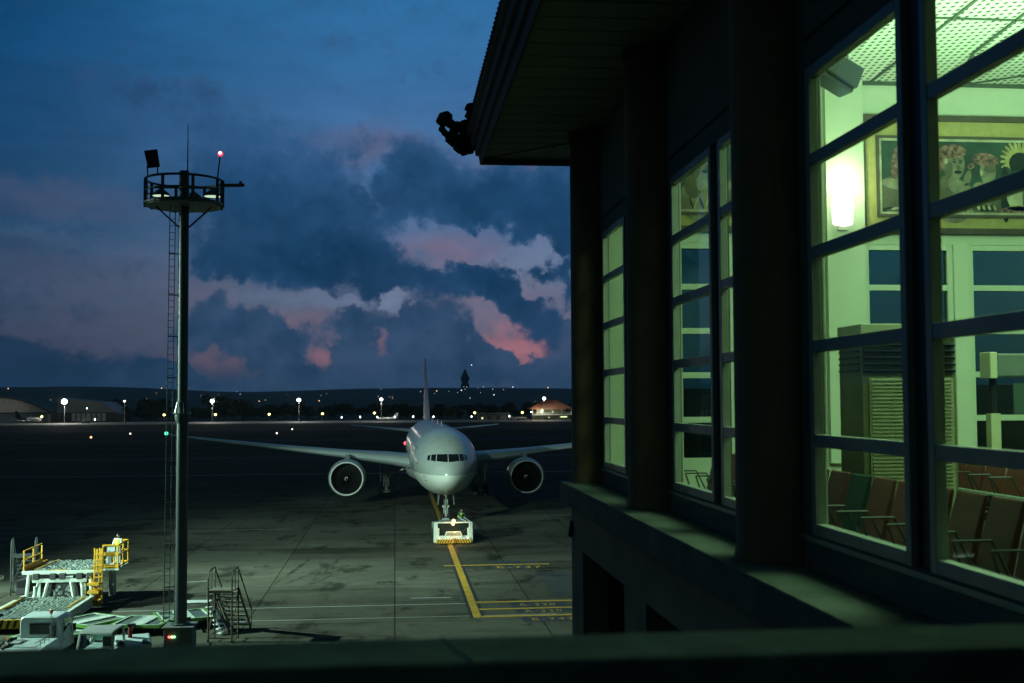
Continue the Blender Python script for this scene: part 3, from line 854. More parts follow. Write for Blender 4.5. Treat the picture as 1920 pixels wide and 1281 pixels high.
CEIL = ceiling_mat()
tb(MB().bx(XF+.1, 17, -8, END, CE_Z, CE_Z+.1), 'ceiling', CEIL)
# ceiling joints: one along the eave side, two hips, one across
cj = MB()
for p, q in (((9.15,17.4),(9.75,19.19)),((8.9,15.2),(9.15,17.4)),((8.2,19.19),(7.9,14)),((3.5,15.8),(17,15.8)),((9.9,19.19),(14,15.8)),((3.5,12.0),(17,12.0))):
    cj.bar((p[0],p[1],CE_Z-.012), (q[0],q[1],CE_Z-.012), .05, .02)
tb(cj, 'ceiling_joint', mk('dark_joint', (.10,.13,.09), .8))
tb(MB().bx(XF+.12, 16.8, END-.06, END-.001, CE_Z-.06, CE_Z-.001), 'ceiling_trim', mk('dark_joint', (.10,.13,.09), .8))
# soffit, fascia and roof
ZE = 15.65
def boarded():
    m = mk('soffit_board_lined', (.26,.29,.21), .8, var=.1, scale=.7)
    return m
tb(MB().add([(1.62,-8,ZE+.09),(3.36,-8,ZE+.09),(3.36,19.50,ZE+.09),(1.62,21.26,ZE+.09)], [(0,1,2,3)]), 'soffit', boarded())
tb(MB().add([(1.62,21.26,ZE+.09),(3.36,19.50,ZE+.09),(18,19.50,ZE+.09),(18,21.26,ZE+.09)], [(0,1,2,3)]), 'soffit', boarded())
sj = MB()
for k in range(26):
    y = 21.0-.52*k - (k % 3)*.02
    x1 = 3.30 if y < 19.45 else 3.36-(y-19.5)*.99
    sj.bar((1.66,y,ZE+.087), (x1,y,ZE+.087), .012, .006)
for k in range(12):
    x = 1.95+.42*k; y1 = 19.52 if x > 3.36 else 21.22-(x-1.62)*1.0
    sj.bar((x,21.2,ZE+.087), (x,y1,ZE+.087), .012, .006)
sj.bar((1.64,21.24,ZE+.083), (3.34,19.52,ZE+.083), .06, .02)
tb(sj, 'soffit_joint', POST)
prof = [(0,ZE+.10),(0,ZE-.0),(.05,ZE-.02),(.075,ZE+.16),(.125,ZE+.16),(.150,ZE+.34),(.205,ZE+.34),(.220,ZE+.50),(.285,ZE+.52),(.30,ZE+.58)]
rings = []
for (o, z) in prof:
    rings.append([(1.62-o,-8,z),(1.62-o,21.26+o,z),(18,21.26+o,z)])
fs_vs = [p for r in rings for p in r]
fs_f = []
for j in range(len(prof)-1):
    for i in range(2): fs_f.append((j*3+i, j*3+i+1, (j+1)*3+i+1, (j+1)*3+i))
tb(MB().add(fs_vs, fs_f), 'fascia', FASC)
rz0 = ZE+.58
tb(MB().add([(1.295,-8,rz0-.005),(1.295,21.59,rz0-.005),(18,21.59,rz0-.005),(9,-8,rz0+5.5),(9,13.9,rz0+5.5),(18,13.9,rz0+5.5)], [(0,1,4,3),(1,2,5,4)]), 'roof', TILE)
te = MB()
for k in range(150):
    y = 21.5-.19*k
    te.tube((1.315,y,rz0-.015), (1.75,y,rz0+.30), .05, n=7)
for k in range(60):
    x = 1.4+.26*k
    te.tube((x,21.56,rz0-.015), (x,21.1,rz0+.30), .05, n=7)
tb(te, 'tile_edge', TILE)
# carved corner ornament on the eave
S = .0100
orn = MB()
for (px, py, r) in ((842,201,13),(838,205,9),(847,196,9),(852,209,9),(858,214,8),(862,222,9),(866,213,7),(872,217,9),(880,214,9),(887,216,9),(838,220,7),(843,227,7),(849,234,7),
                    (853,241,8),(859,247,8),(867,240,8),(874,247,9),(881,237,9),(888,228,9),(870,257,10),(878,261,11),(886,254,12),(893,245,12),(890,262,8),(890,183,9),(894,190,9),(889,197,8),(893,206,9),(892,214,6),
                    (855,228,6),(862,233,6),(876,229,7),(896,232,12)):
    orn.sphere(((px-888)*S, -(px-888)*S*.35, (262-py)*S), r*S, 10, 7, (1,.8,1))
    if r > 7: orn.box(((px-888)*S, -(px-888)*S*.35, (262-py)*S), (r*S*1.5,)*3, rz=.6, ry=.5)
orn.xform(Matrix.Translation((1.39, 21.62, ZE+.33)))
tb(orn, 'roof_ornament', mk('dark_carved_stone', (.03,.028,.027), .9, var=.3, scale=8))

# ---------------------------------------------------------------- parapet in front of the camera
par = MB().bx(-6, 3.3, 2.29, 2.545, 10.63, 10.786)
po = par.build('parapet', mk('greenish_parapet', (.15,.195,.15), .85, var=.35, scale=5, bump=.3, bscale=40), bevel=.012)  # even greenish concrete tone, mottled at random
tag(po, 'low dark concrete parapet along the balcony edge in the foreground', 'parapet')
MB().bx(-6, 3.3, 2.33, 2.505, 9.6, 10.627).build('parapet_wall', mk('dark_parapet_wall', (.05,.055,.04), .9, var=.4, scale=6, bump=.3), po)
MB().bar((.10,2.54,10.787), (.115,2.44,10.787), .003, .003).bar((.115,2.44,10.787), (.15,2.30,10.787), .004, .003).build('crack', POST, po)
# balcony floor
struct(MB().bx(-6, 3.3, -3, 2.32, 9.5, 9.6).build('balcony_floor', WALLP))

# ================================================================ LOUNGE INTERIOR
# wall paintings (flat pictures hung above the end windows)
MAT_Y = mk('ochre_mat', (.50,.42,.17), .8, var=.12, scale=6)
DWOOD = mk('dark_wood_frame', (.12,.10,.07), .6, var=.2, scale=4)
CANV = mk('dark_green_canvas', (.05,.10,.075), .8, var=.45, scale=1.1)
SKIN = mk('painted_skin', (.30,.28,.20), .8, var=.45, scale=2.2)
SKIND = mk('painted_skin_shade', (.16,.15,.10), .8, var=.3, scale=3)
REDC = mk('painted_red_cloth', (.30,.17,.14), .8, var=.8, scale=14)
GOLDC = mk('painted_gold', (.50,.42,.18), .7, var=.4, scale=10)
WHITC = mk('painted_cream', (.55,.52,.38), .8, var=.3, scale=4)
DARKC = mk('painted_dark', (.02,.035,.03), .8)
def painting(x0, x1, label, figs):
    t = thing('wall_painting', label, 'painting', ((x0+x1)/2, END-.004, 15.1))
    cx, cz = (x0+x1)/2, 15.1
    def ell(mb, x, z, rx, rz_, d, n=20, a=0.0):
        pts = []
        for i in range(n):
            u, v = rx*cos(2*pi*i/n), rz_*sin(2*pi*i/n)
            pts.append((x-cx+u*cos(a)-v*sin(a), d, z-cz+u*sin(a)+v*cos(a)))
        mb.quad(*pts)
    fr = MB()
    for a, b, c, d in ((x0,x1,16.08,16.18),(x0,x1,14.11,14.21),(x0,x0+.13,14.21,16.08),(x1-.13,x1,14.21,16.08)):
        fr.bx(a-cx, b-cx, -.07, 0, c-cz, d-cz)
    fr.build('outer_frame', DWOOD, t)
    MB().bx(x0+.13-cx, x1-.13-cx, -.02, 0, 14.21-cz, 16.08-cz).build('mat_board', MAT_Y, t)
    i0, i1, j0, j1 = x0+.33, x1-.33, 14.40, 15.82
    f2 = MB()
    for a, b, c, d in ((i0,i1,j1-.05,j1),(i0,i1,j0,j0+.05),(i0,i0+.05,j0+.05,j1-.05),(i1-.05,i1,j0+.05,j1-.05)):
        f2.bx(a-cx, b-cx, -.05, -.02, c-cz, d-cz)
    f2.build('inner_frame', DWOOD, t)
    f3 = MB()
    a0, a1, b0, b1 = i0+.05, i1-.05, j0+.05, j1-.05
    for a, b, c, d in ((a0,a1,b1-.04,b1),(a0,a1,b0,b0+.04),(a0,a0+.04,b0+.04,b1-.04),(a1-.04,a1,b0+.04,b1-.04)):
        f3.bx(a-cx, b-cx, -.042, -.02, c-cz, d-cz)
    f3.build('cream_slip', WHITC, t)
    MB().quad((a0+.04-cx,-.024,b0+.04-cz),(a1-.04-cx,-.024,b0+.04-cz),(a1-.04-cx,-.024,b1-.04-cz),(a0+.04-cx,-.024,b1-.04-cz)).build('canvas', CANV, t)
    art = MB()
    mats = [SKIN, SKIND, REDC, GOLDC, WHITC, DARKC]
    def E(mi, x, z, rx, rz_, d, a=0.0, n=20): art.cur = mi; ell(art, x, z, rx, rz_, -.026-d*.0007, n, a)
    for (x, zt, s, kind) in figs:
        zl = b0+.05
        if kind == 'turban':
            E(0, x-.02*s, zt-.95*s, .40*s, .38*s, 0); E(1, x-.16*s, zt-.72*s, .15*s, .2*s, 1); E(0, x-.02*s, zt-.60*s, .10*s, .2*s, 2)
            E(0, x, zt-.34*s, .185*s, .27*s, 3, -.15); E(1, x-.10*s, zt-.42*s, .07*s, .16*s, 4, -.15)
            E(2, x-.03*s, zt-.10*s, .25*s, .12*s, 5); E(2, x-.21*s, zt-.28*s, .09*s, .17*s, 2, .2)
            E(5, x+.00*s, zt-.28*s, .035*s, .014*s, 6); E(5, x+.11*s, zt-.29*s, .03*s, .014*s, 6); E(5, x-.005*s, zt-.245*s, .05*s, .008*s, 6, .1); E(5, x+.115*s, zt-.255*s, .04*s, .008*s, 6, -.1)
            E(5, x+.06*s, zt-.455*s, .07*s, .028*s, 6); E(1, x+.07*s, zt-.38*s, .028*s, .045*s, 5); E(4, x-.15*s, zt-.27*s, .035*s, .045*s, 6)
            E(0, x+.23*s, zt-.55*s, .06*s, .14*s, 4, -.3); E(0, x+.14*s, zt-.82*s, .07*s, .2*s, 4, -.5)
            for k in range(6): E(4 if k % 2 else 5, x-.2*s+.09*s*k, zl+.10, .018, .12, 7, .35*(-1)**k, 6)
        elif kind == 'profile':
            E(1, x, zt-.85*s, .30*s, .34*s, 0); E(0, x-.08*s, zt-.78*s, .16*s, .26*s, 1, .4); E(0, x+.02*s, zt-.50*s, .08*s, .16*s, 1)
            E(0, x+.04*s, zt-.34*s, .15*s, .22*s, 2); E(1, x+.08*s, zt-.30*s, .12*s, .07*s, 3); E(2, x, zt-.13*s, .25*s, .12*s, 4, -.1); E(2, x-.27*s, zt-.25*s, .07*s, .05*s, 3, .5)
            E(4, x-.08*s, zt-.37*s, .03*s, .05*s, 4); E(5, x, zt-1.0*s, .2*s, .06*s, 3)
            for k in range(4): E(3 if k % 2 else 4, x-.15*s+.1*s*k, zl+.08, .03, .05, 5, .4, 8)
        elif kind == 'crown':
            for k in range(15):
                a = -.35+(pi+.7)*k/14
                E(3, x+.27*s*cos(a), zt-.30*s+.27*s*sin(a), .03*s, .10*s, 1, a-pi/2, 8)
            E(3, x, zt-.30*s, .26*s, .22*s, 2); E(5, x, zt-.36*s, .2*s, .2*s, 3); E(5, x-.28*s, zt-.9*s, .09*s, .5*s, 3)
            E(4, x+.02*s, zt-.92*s, .28*s, .30*s, 4); E(0, x, zt-.62*s, .08*s, .12*s, 3); E(1, x+.05*s, zt-.95*s, .02*s, .24*s, 5); E(3, x, zt-1.14*s, .26*s, .05*s, 6); E(2, x, zl+.03, .4*s, .08*s, 6)
        else:
            E(1, x-.05*s, zt-.88*s, .34*s, .34*s, 0); E(0, x, zt-.70*s, .32*s, .10*s, 1, -.1); E(0, x+.14*s, zt-.30*s, .16*s, .22*s, 2); E(2, x-.02*s, zt-.30*s, .10*s, .32*s, 3, -.15); E(2, x+.16*s, zt-.12*s, .2*s, .12*s, 4)
            E(4, x+.06*s, zt-.24*s, .05*s, .06*s, 5); E(5, x+.16*s, zt-.28*s, .03*s, .012*s, 5)
            for k in range(4): E(4 if k % 2 else 5, x-.2*s+.14*s*k, zl+.05, .08, .02, 5, .2, 8)
    art.build('painted_figure_group', mats, t)
painting(7.94, 12.6, 'long framed painting of figures in red headdresses above the right end windows', [(8.66,15.66,.98,'shawl'),(9.68,15.66,1.02,'turban'),(10.25,15.55,.98,'profile'),(10.88,15.72,1.0,'crown'),(11.6,15.6,1.0,'turban')])
painting(3.75, 7.15, 'framed painting half hidden by the middle windows, left of the sconce', [(4.5,15.65,1.0,'crown'),(5.2,15.6,1.0,'turban'),(5.9,15.6,1.0,'shawl'),(6.5,15.55,.95,'profile')])
# sconce on the pilaster
def sconce(x, label):
    t = thing('wall_sconce', label, 'wall lamp', (x, END-.10, 14.2))
    MB().lathe([(.02,0),(.17,.05),(.20,.36),(.18,.66)], 16, 'Z', (0,0,0), -pi, 0).build('shade', emit('sconce_glow', (.95,1.0,.72), 2.8), t, smooth=60)
    MB().box((0,-.02,.0), (.18,.04,.10)).build('bracket', INW, t)
    l = bpy.data.lights.new('sconce_light', 'POINT'); l.energy = 36; l.color = (.80,1,.55); l.shadow_soft_size = .12
    o = bpy.data.objects.new('sconce_light', l); COL.objects.link(o); o.parent = t; o.location = (0,-.34,.75)
sconce(7.62, 'glowing half round wall lamp on the white pilaster beside the painting')
# free standing air conditioner
def ac_unit():
    t = thing('air_conditioner', 'tall floor standing air conditioner with slatted front behind the red seats', 'air conditioner', (5.4, 12.1, FL_Z))
    MB().box((0,0,1.1), (1.04,.62,2.2)).build('cabinet', mk('olive_cabinet', (.20,.21,.11), .6, var=.08), t, bevel=.015)
    g = MB().box((.02,-.318,.95), (.92,.012,1.66))
    for k in range(42): g.bar((-.42,-.33,.16+.039*k), (.46,-.33,.16+.039*k), .02, .016)
    g.build('front_grille', mk('cream_grille', (.55,.55,.36), .6), t)
    MB().box((0,-.005,2.28), (1.06,.66,.14)).build('top_cover', mk('cream_grille', (.55,.55,.36), .6), t, bevel=.01)
    v = MB()
    for k in range(5): v.box((0,-.32,1.86+.068*k), (1.0,.05,.022), rx=.5)
    for k in range(5): v.box((-.53,-.0,1.86+.068*k), (.03,.52,.022))
    v.build('air_louvre', POST, t)
ac_unit()
# dark box of no clear kind, hung near the ceiling
def dark_box():
    t = thing('hanging_dark_box', 'dark tilted box hanging under the perforated ceiling by the window', 'dark_box', (4.93, 12.6, 15.02))
    MB().box((0,0,0), (.62,.34,.26), ry=.42, rz=.25).build('cabinet', mk('dark_green_box', (.012,.020,.017), .7), t, bevel=.02)
    MB().tube((-.24,0,.1), (-.24,0,CE_Z-15.02), .015).tube((.2,0,-.05), (.2,0,CE_Z-15.02), .015).build('hanger', GALV, t)
    MB().box((-.02,-.0,-.16), (.50,.26,.06), ry=.42, rz=.25).build('grille', MATS['dark_green_box'], t, bevel=.02)
dark_box()
# information screen on a stand
def screen():
    t = thing('information_screen', 'boxy screen on a square post in front of the right end windows', 'screen', (7.72, 14.4, FL_Z))
    MB().box((0,0,.68), (.13,.13,1.36)).build('post', mk('cream_grille', (.55,.55,.36), .6), t)
    MB().box((0,0,.03), (.5,.5,.06)).build('base', POST, t, bevel=.01)
    MB().box((.30,0,1.98), (.62,.30,.30)).build('casing', mk('grey_green_case', (.16,.20,.17), .5), t, bevel=.02)
    MB().box((-.06,-.02,1.98), (.10,.27,.34)).build('side_cover', mk('cream_grille', (.55,.55,.36), .6), t, bevel=.01)
    MB().tube((0,0,1.36), (0,0,1.82), .05).build('neck', POST, t)
    MB().box((.40,-.09,1.55), (.34,.02,.40)).build('notice_board', mk('dull_green_board', (.07,.12,.10), .5), t)
screen()
# beam seats
VIN_R = mk('red_brown_vinyl', (.20,.055,.036), .45, var=.15, scale=3)
VIN_G = mk('dark_green_vinyl', (.02,.075,.05), .45, var=.15, scale=3)
CHR = mk('dark_seat_metal', (.06,.065,.06), .4, .3)
PAN = mk('grey_green_seat', (.16,.22,.17), .45, var=.1)
def make_seat(vin):
    t = thing('beam_seat', '', 'seat')
    prof = [(.30,.34),(.36,.60),(.44,.86),(.47,.865),(.415,.60),(.355,.33)]
    MB().prism(prof, -.222, .222, 'Y').build('backrest', vin, t, bevel=.02)
    MB().prism([(-.17,.43),(.30,.36),(.32,.33),(.30,.30),(-.15,.38),(-.19,.40)], -.24, .24, 'Y').build('seat_pan', PAN, t, bevel=.015)
    MB().path([(.0,.262,.30),(-.10,.262,.60),(.18,.262,.60),(.30,.262,.36)], .010).build('armrest', CHR, t)
    MB().tube((.14,-.26,.24), (.14,.26,.24), .04, n=8).build('beam', POST, t)
    MB().path([(-.18,0,.02),(.14,0,.24),(.46,0,.02)], .022).build('leg', CHR, t)
    return t
seat_r, seat_g = make_seat(VIN_R), make_seat(VIN_G)
used = {}
def put_seat(kind, x, y, label, group):
    src = seat_g if kind == 'g' else seat_r
    o = src if kind not in used else copy_tree(src)
    used[kind] = 1
    o.location = (x, y, FL_Z)
    tag(o, label, 'seat', group)
ORD = ['nearest','second','third','fourth','fifth','sixth','seventh','eighth','ninth','tenth','eleventh','twelfth','thirteenth','fourteenth','fifteenth','sixteenth','seventeenth','eighteenth','nineteenth','twentieth','twenty first']
CNT = ['', 'first', 'second', 'third', 'fourth', 'fifth', 'sixth', 'seventh', 'eighth', 'ninth']
for k in range(-7, 10):
    y = 10.46+.52*k
    if k == 0: put_seat('g', 3.86, y, 'dark green seat among red brown ones in the row under the windows', 'beam seats in the row along the window')
    else: put_seat('r', 3.86, y, 'red brown seat in the window row, %s %s the dark green seat' % (CNT[abs(k)], 'beyond' if k > 0 else 'nearer than'), 'beam seats in the row along the window')
for k in range(6):
    put_seat('r', 7.25, 15.8-.52*k, 'red brown seat, %s from the far end of the second row inside the lounge' % CNT[k+1], 'beam seats in the second row')
# ================================================================ AIRLINER
def fuselage_material():
    m = bpy.data.materials.new('airliner_paint'); m.use_nodes = True
    N, L = m.node_tree.nodes, m.node_tree.links
    b = N['Principled BSDF']; b.inputs['Roughness'].default_value = .22
    tc = N.new('ShaderNodeTexCoord'); sp = N.new('ShaderNodeSeparateXYZ'); L.new(tc.outputs['Object'], sp.inputs[0])
    def M(op, a, c=None, d=None):
        n = N.new('ShaderNodeMath'); n.operation = op
        for i, x in enumerate((a, c, d)):
            if x is None: continue
            if isinstance(x, (int, float)): n.inputs[i].default_value = x
            else: L.new(x, n.inputs[i])
        return n.outputs[0]
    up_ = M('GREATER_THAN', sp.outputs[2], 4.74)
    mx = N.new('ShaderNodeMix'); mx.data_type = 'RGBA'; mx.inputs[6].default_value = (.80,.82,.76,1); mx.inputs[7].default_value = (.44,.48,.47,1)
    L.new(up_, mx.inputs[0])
    # row of cabin windows, rounded, and panel seams
    fy = M('FRACT', M('DIVIDE', sp.outputs[1], .53))
    wy = M('LESS_THAN', M('ABSOLUTE', M('SUBTRACT', fy, .5)), .24)
    wz = M('LESS_THAN', M('ABSOLUTE', M('SUBTRACT', sp.outputs[2], 6.35)), .20)
    wr = M('MULTIPLY', M('GREATER_THAN', sp.outputs[1], 9.5), M('LESS_THAN', sp.outputs[1], 58))
    win = M('MULTIPLY', M('MULTIPLY', wy, wz), wr)
    m2 = N.new('ShaderNodeMix'); m2.data_type = 'RGBA'; m2.inputs[7].default_value = (.02,.022,.03,1)
    L.new(win, m2.inputs[0]); L.new(mx.outputs[2], m2.inputs[6])
    n = N.new('ShaderNodeTexNoise'); n.inputs['Scale'].default_value = 1.3; n.inputs['Detail'].default_value = 6; L.new(tc.outputs['Object'], n.inputs[0])
    mr = N.new('ShaderNodeMapRange'); mr.inputs['To Min'].default_value = .82; mr.inputs['To Max'].default_value = 1.1; L.new(n.outputs['Fac'], mr.inputs[0])
    seam = M('LESS_THAN', M('FRACT', M('DIVIDE', M('ADD', sp.outputs[1], .9), 2.7)), .012)
    k = M('MULTIPLY', mr.outputs[0], M('SUBTRACT', 1.0, M('MULTIPLY', seam, .35)))
    sc = N.new('ShaderNodeVectorMath'); sc.operation = 'SCALE'; L.new(m2.outputs[2], sc.inputs[0]); L.new(k, sc.inputs['Scale'])
    L.new(sc.outputs[0], b.inputs['Base Color'])
    return m
GREYP = mk('grey_wing_paint', (.36,.40,.42), .35, var=.08, scale=.6)
WHITEP = mk('grey_nacelle_paint', (.27,.31,.32), .3, var=.05)
LIP = mk('polished_inlet_lip', (.88,.89,.87), .35, .1, var=.05)
DKM = mk('dark_metal', (.006,.006,.0065), .5, .2)
TYRE = mk('tyre_rubber', (.015,.015,.016), .8)
STRUTM = mk('landing_gear_paint', (.46,.47,.42), .4, .2)
COCK = mk('cockpit_glass', (.008,.010,.014), .06, spec=.8)

def fan_disc(t, y, x, z):
    fan = MB()
    R0, R1, n = .42, 1.60, 22
    for k in range(n):
        a = 2*pi*k/n
        prev = None
        for j in range(5):
            u = j/4; r = R0+(R1-R0)*u
            aa = a + .42*u*u*0 + .20*sin(u*pi*.9)
            w = (.11+.10*u)
            dy = .10*(1-u)
            cur = [(r*cos(aa-w/ max(r,.6)*.9), -dy-.05, r*sin(aa-w/max(r,.6)*.9)), (r*cos(aa+w/max(r,.6)*.9), dy+.12, r*sin(aa+w/max(r,.6)*.9))]
            if prev: fan.quad(prev[0], prev[1], cur[1], cur[0])
            prev = cur
    fan.xform(Matrix.Translation((x, y, z)))
    return fan
AX = (4.60, 100.15, 0.0)
def airliner():
    t = thing('airliner', 'large twin engine airliner facing the camera on its stand, nose lit by floodlights', 'airplane', AX, .0030)
    R = 3.1
    st = [(0,.03,4.72),(.10,.36,4.73),(.3,.66,4.76),(.7,1.05,4.83),(1.3,1.46,4.93),(2.0,1.81,5.03),(2.9,2.15,5.15),(4.0,2.47,5.28),(5.5,2.77,5.41),(7.5,3.0,5.52),(10,3.09,5.56),(12,R,5.56),
          (47,R,5.56),(52,2.97,5.68),(57,2.6,5.98),(62,2.02,6.4),(66,1.45,6.78),(69,.92,7.05),(71.5,.45,7.2),(72.6,.12,7.25)]
    def sect(y):
        for a, b in zip(st, st[1:]):
            if y <= b[0]:
                u = (y-a[0])/(b[0]-a[0]); return a[1]+(b[1]-a[1])*u, a[2]+(b[2]-a[2])*u
        return st[-1][1:]
    f = MB(); n = 56
    ys = []
    for a, b in zip(st, st[1:]):
        k = 2 if b[0] < 12 else 3
        ys += [a[0]+(b[0]-a[0])*i/k for i in range(k)]
    ys.append(st[-1][0])
    f.loft([[(sect(y)[0]*cos(2*pi*i/n), y, sect(y)[1]+sect(y)[0]*sin(2*pi*i/n)) for i in range(n)] for y in ys])
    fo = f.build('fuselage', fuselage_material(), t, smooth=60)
    bf = MB()
    rings = []
    for y, w, zb in ((22,1.2,2.7),(25,2.9,2.25),(30,3.35,2.05),(40,3.35,2.05),(44,2.6,2.3),(47,1.0,2.6)):
        rings.append([(w*cos(2*pi*i/24), y, 3.55+(3.55-zb)*sin(2*pi*i/24)) for i in range(24)])
    bf.loft(rings).build('wing_fairing', WHITEP, t, smooth=60)
    # cockpit windows laid on the nose surface
    def onnose(x, z):
        lo, hi = 0.0, 9.0
        for _ in range(40):
            mid = (lo+hi)/2; r, zc = sect(mid)
            if x*x+(z-zc)**2 < r*r: hi = mid
            else: lo = mid
        return hi
    for xs in (((-.92,-.035),(5.93,6.50),(5.86,6.53)),((.035,.92),(5.86,6.53),(5.93,6.50)),((-1.40,-.99),(5.95,6.45),(5.90,6.50)),((.99,1.40),(5.90,6.50),(5.95,6.45)),((-1.70,-1.47),(5.98,6.36),(5.94,6.44)),((1.47,1.70),(5.94,6.44),(5.98,6.36))):
        (x0, x1), (za0, za1), (zb0, zb1) = xs
        mb = MB(); K = 6
        for i in range(K):
            for j in range(K):
                pts = []
                for (p, q) in ((i,j),(i+1,j),(i+1,j+1),(i,j+1)):
                    u, v = p/K, q/K; x = x0+(x1-x0)*u
                    z0_, z1_ = za0+(zb0-za0)*u, za1+(zb1-za1)*u
                    # slanted outer edges
                    sl = (-.10 if x < 0 else .10)*(1-v)*min(1, abs(x)/.9)*1.0
                    z = z0_+(z1_-z0_)*v
                    xx = x+sl*.8
                    pts.append((xx, onnose(xx, z)-.022, z))
                mb.quad(*pts)
        mb.build('cockpit_window', COCK, t, smooth=60)
    # black surround of the cockpit glazing
    # wings
    def airfoil(le, chord, thick, k):
        pts = []
        prof = [(0,0),(.015,.22),(.06,.40),(.15,.56),(.32,.62),(.55,.46),(.8,.22),(1,.02),(1,-.02),(.8,-.14),(.55,-.30),(.32,-.38),(.15,-.34),(.06,-.25),(.015,-.12)]
        for u, v in prof: pts.append((le[0], le[1]+u*chord, le[2]+v*thick - u*chord*.02))
        return pts
    for k in (-1, 1):
        secs = [((k*2.3,23.6,4.35),14.5,1.75),((k*5,25.6,4.72),12.3,1.45),((k*10.2,29.2,5.2),8.6,.98),((k*18,34.6,5.85),6.1,.62),((k*26,40.2,6.55),3.9,.38),((k*30.6,43.6,7.0),2.4,.22),((k*32.2,45.8,7.22),1.0,.10)]
        MB().loft([airfoil(*s, k) for s in secs]).build('wing', GREYP, t, smooth=40)
        ex, ez, ey = k*9.6, 2.93, 24.5
        en = MB().lathe([(1.80,.07),(1.90,.35),(1.985,1.0),(2.0,1.9),(1.94,3.3),(1.72,4.8),(1.42,6.0),(1.30,6.0)], 48, 'Y', (ex, ey, ez))
        eo = en.build('engine', WHITEP, t, smooth=50)
        MB().lathe([(1.79,.065),(1.765,.0),(1.715,-.035),(1.665,.0),(1.635,.10),(1.63,.24)], 48, 'Y', (ex, ey, ez)).build('inlet_lip', LIP, eo, smooth=60)
        MB().lathe([(1.30,6.0),(1.55,3.0),(1.62,1.3),(1.60,.6),(1.632,.2)], 48, 'Y', (ex, ey, ez)).build('inlet_duct', mk('dark_inlet_duct', (.012,.014,.012), .5), eo, smooth=50)
        MB().lathe([(1.6,1.5),(.3,1.5)], 32, 'Y', (ex, ey, ez)).build('fan_backing', DKM, eo)
        fan_disc(t, ey+1.15, ex, ez).build('fan', mk('fan_blade_metal', (.020,.020,.020), .35, .4), eo)
        MB().lathe([(.01,.42),(.14,.50),(.30,.72),(.42,1.02),(.42,1.3)], 24, 'Y', (ex, ey, ez)).build('spinner', DKM, eo, smooth=60)
        sp = MB()
        prev = None
        for i in range(22):
            u = i/21; a = -.4+u*5.2*1.0; r = .05+.17*u; w = .055 if u < .85 else .055*(1-u)/.15+.006
            def pt(rr):
                pr_ = [(.01,.42),(.14,.50),(.30,.72),(.42,1.02)]; y = 1.0
                for (ra, ya), (rb, yb) in zip(pr_, pr_[1:]):
                    if ra <= rr <= rb: y = ya+(yb-ya)*(rr-ra)/(rb-ra); break
                y -= .03
                return (ex+rr*cos(a), ey+y, ez+rr*sin(a))
            cur = (pt(r), pt(r+w))
            if prev: sp.quad(prev[0], prev[1], cur[1], cur[0])
            prev = cur
        sp.build('spiral_mark', mk('white_mark', (.75,.75,.72), .5), eo)
        MB().loft([[(ex-.28,ey+1.2,ez+1.9),(ex+.28,ey+1.2,ez+1.9),(ex+.28,ey+7.5,ez+1.3),(ex-.28,ey+7.5,ez+1.3)],[(ex-.22,ey+2.6,ez+2.4),(ex+.22,ey+2.6,ez+2.4),(ex+.22,ey+9.5,ez+2.3),(ex-.22,ey+9.5,ez+2.3)]]).build('pylon', WHITEP, eo)
        # tailplanes
        h = [((k*.7,61.5,6.75),7.2,.62),((k*5.5,65.1,7.15),4.6,.38),((k*10.7,69.4,7.6),2.2,.16)]
        MB().loft([airfoil(*s, k) for s in h]).build('tailplane', GREYP, t, smooth=40)
        # main gear: three axles
        g = MB().tube((k*5.48,37.1,3.6),(k*5.48,37.1,.75),.24,.19,12).tube((k*5.48,35.5,.66),(k*5.48,38.7,.66),.13).tube((k*5.48,37.1,2.2),(k*3.4,37.1,3.2),.11).tube((k*5.48,35.6,3.2),(k*5.48,37.0,1.3),.09)
        g.box((k*5.48,36.9,1.9),(.34,.42,.5)).box((k*5.48,36.9,2.9),(.5,.34,.36)).tube((k*5.2,36.8,1.2),(k*5.2,36.8,2.6),.045).tube((k*5.8,36.8,1.2),(k*5.8,36.8,2.6),.045)
        go = g.build('main_gear', STRUTM, t, smooth=40)
        for ax in (-1.45, 0, 1.45):
            MB().tube((k*5.48-.75,37.1+ax,.64),(k*5.48+.75,37.1+ax,.64),.07).build('axle', STRUTM, go)
            for s in (-1, 1):
                w = MB()
                cx = k*5.48+s*.62
                w.lathe([(.40,-.24),(.58,-.24),(.66,-.14),(.67,0),(.66,.14),(.58,.24),(.40,.24)], 24, 'X', (cx,37.1+ax,.67))
                wo = w.build('wheel', TYRE, go, smooth=50)
        MB().box((k*6.15,37.1,2.7),(.06,1.9,2.0), ry=.06*k).build('gear_door', WHITEP, go)
    # fin
    MB().loft([[(a*.40*s_, y, z) for a, y in ((0,57.5),(1,60),(1,63.5),(0,69.5),(-1,63.5),(-1,60))] for s_, z in ((1.0,8.0),)] +
              [[(a*.11, y, 17.1) for a, y in ((0,67.6),(1,68.4),(1,69.4),(0,71.4),(-1,69.4),(-1,68.4))]]).build('tail_fin', mk('mauve_fin_paint', (.30,.29,.36), .35, var=.06), t, smooth=30)
    # nose gear
    ng = MB().tube((0,5.95,3.2),(0,5.95,.55),.17,.12,12).tube((0,5.95,1.2),(0,4.7,2.7),.07).box((0,5.75,1.62),(.55,.18,.22)).tube((-.17,5.8,.8),(-.17,5.8,2.1),.04).tube((.17,5.8,.8),(.17,5.8,2.1),.04).box((0,5.8,2.1),(.4,.2,.3))
    no = ng.build('nose_gear', STRUTM, t, smooth=40)
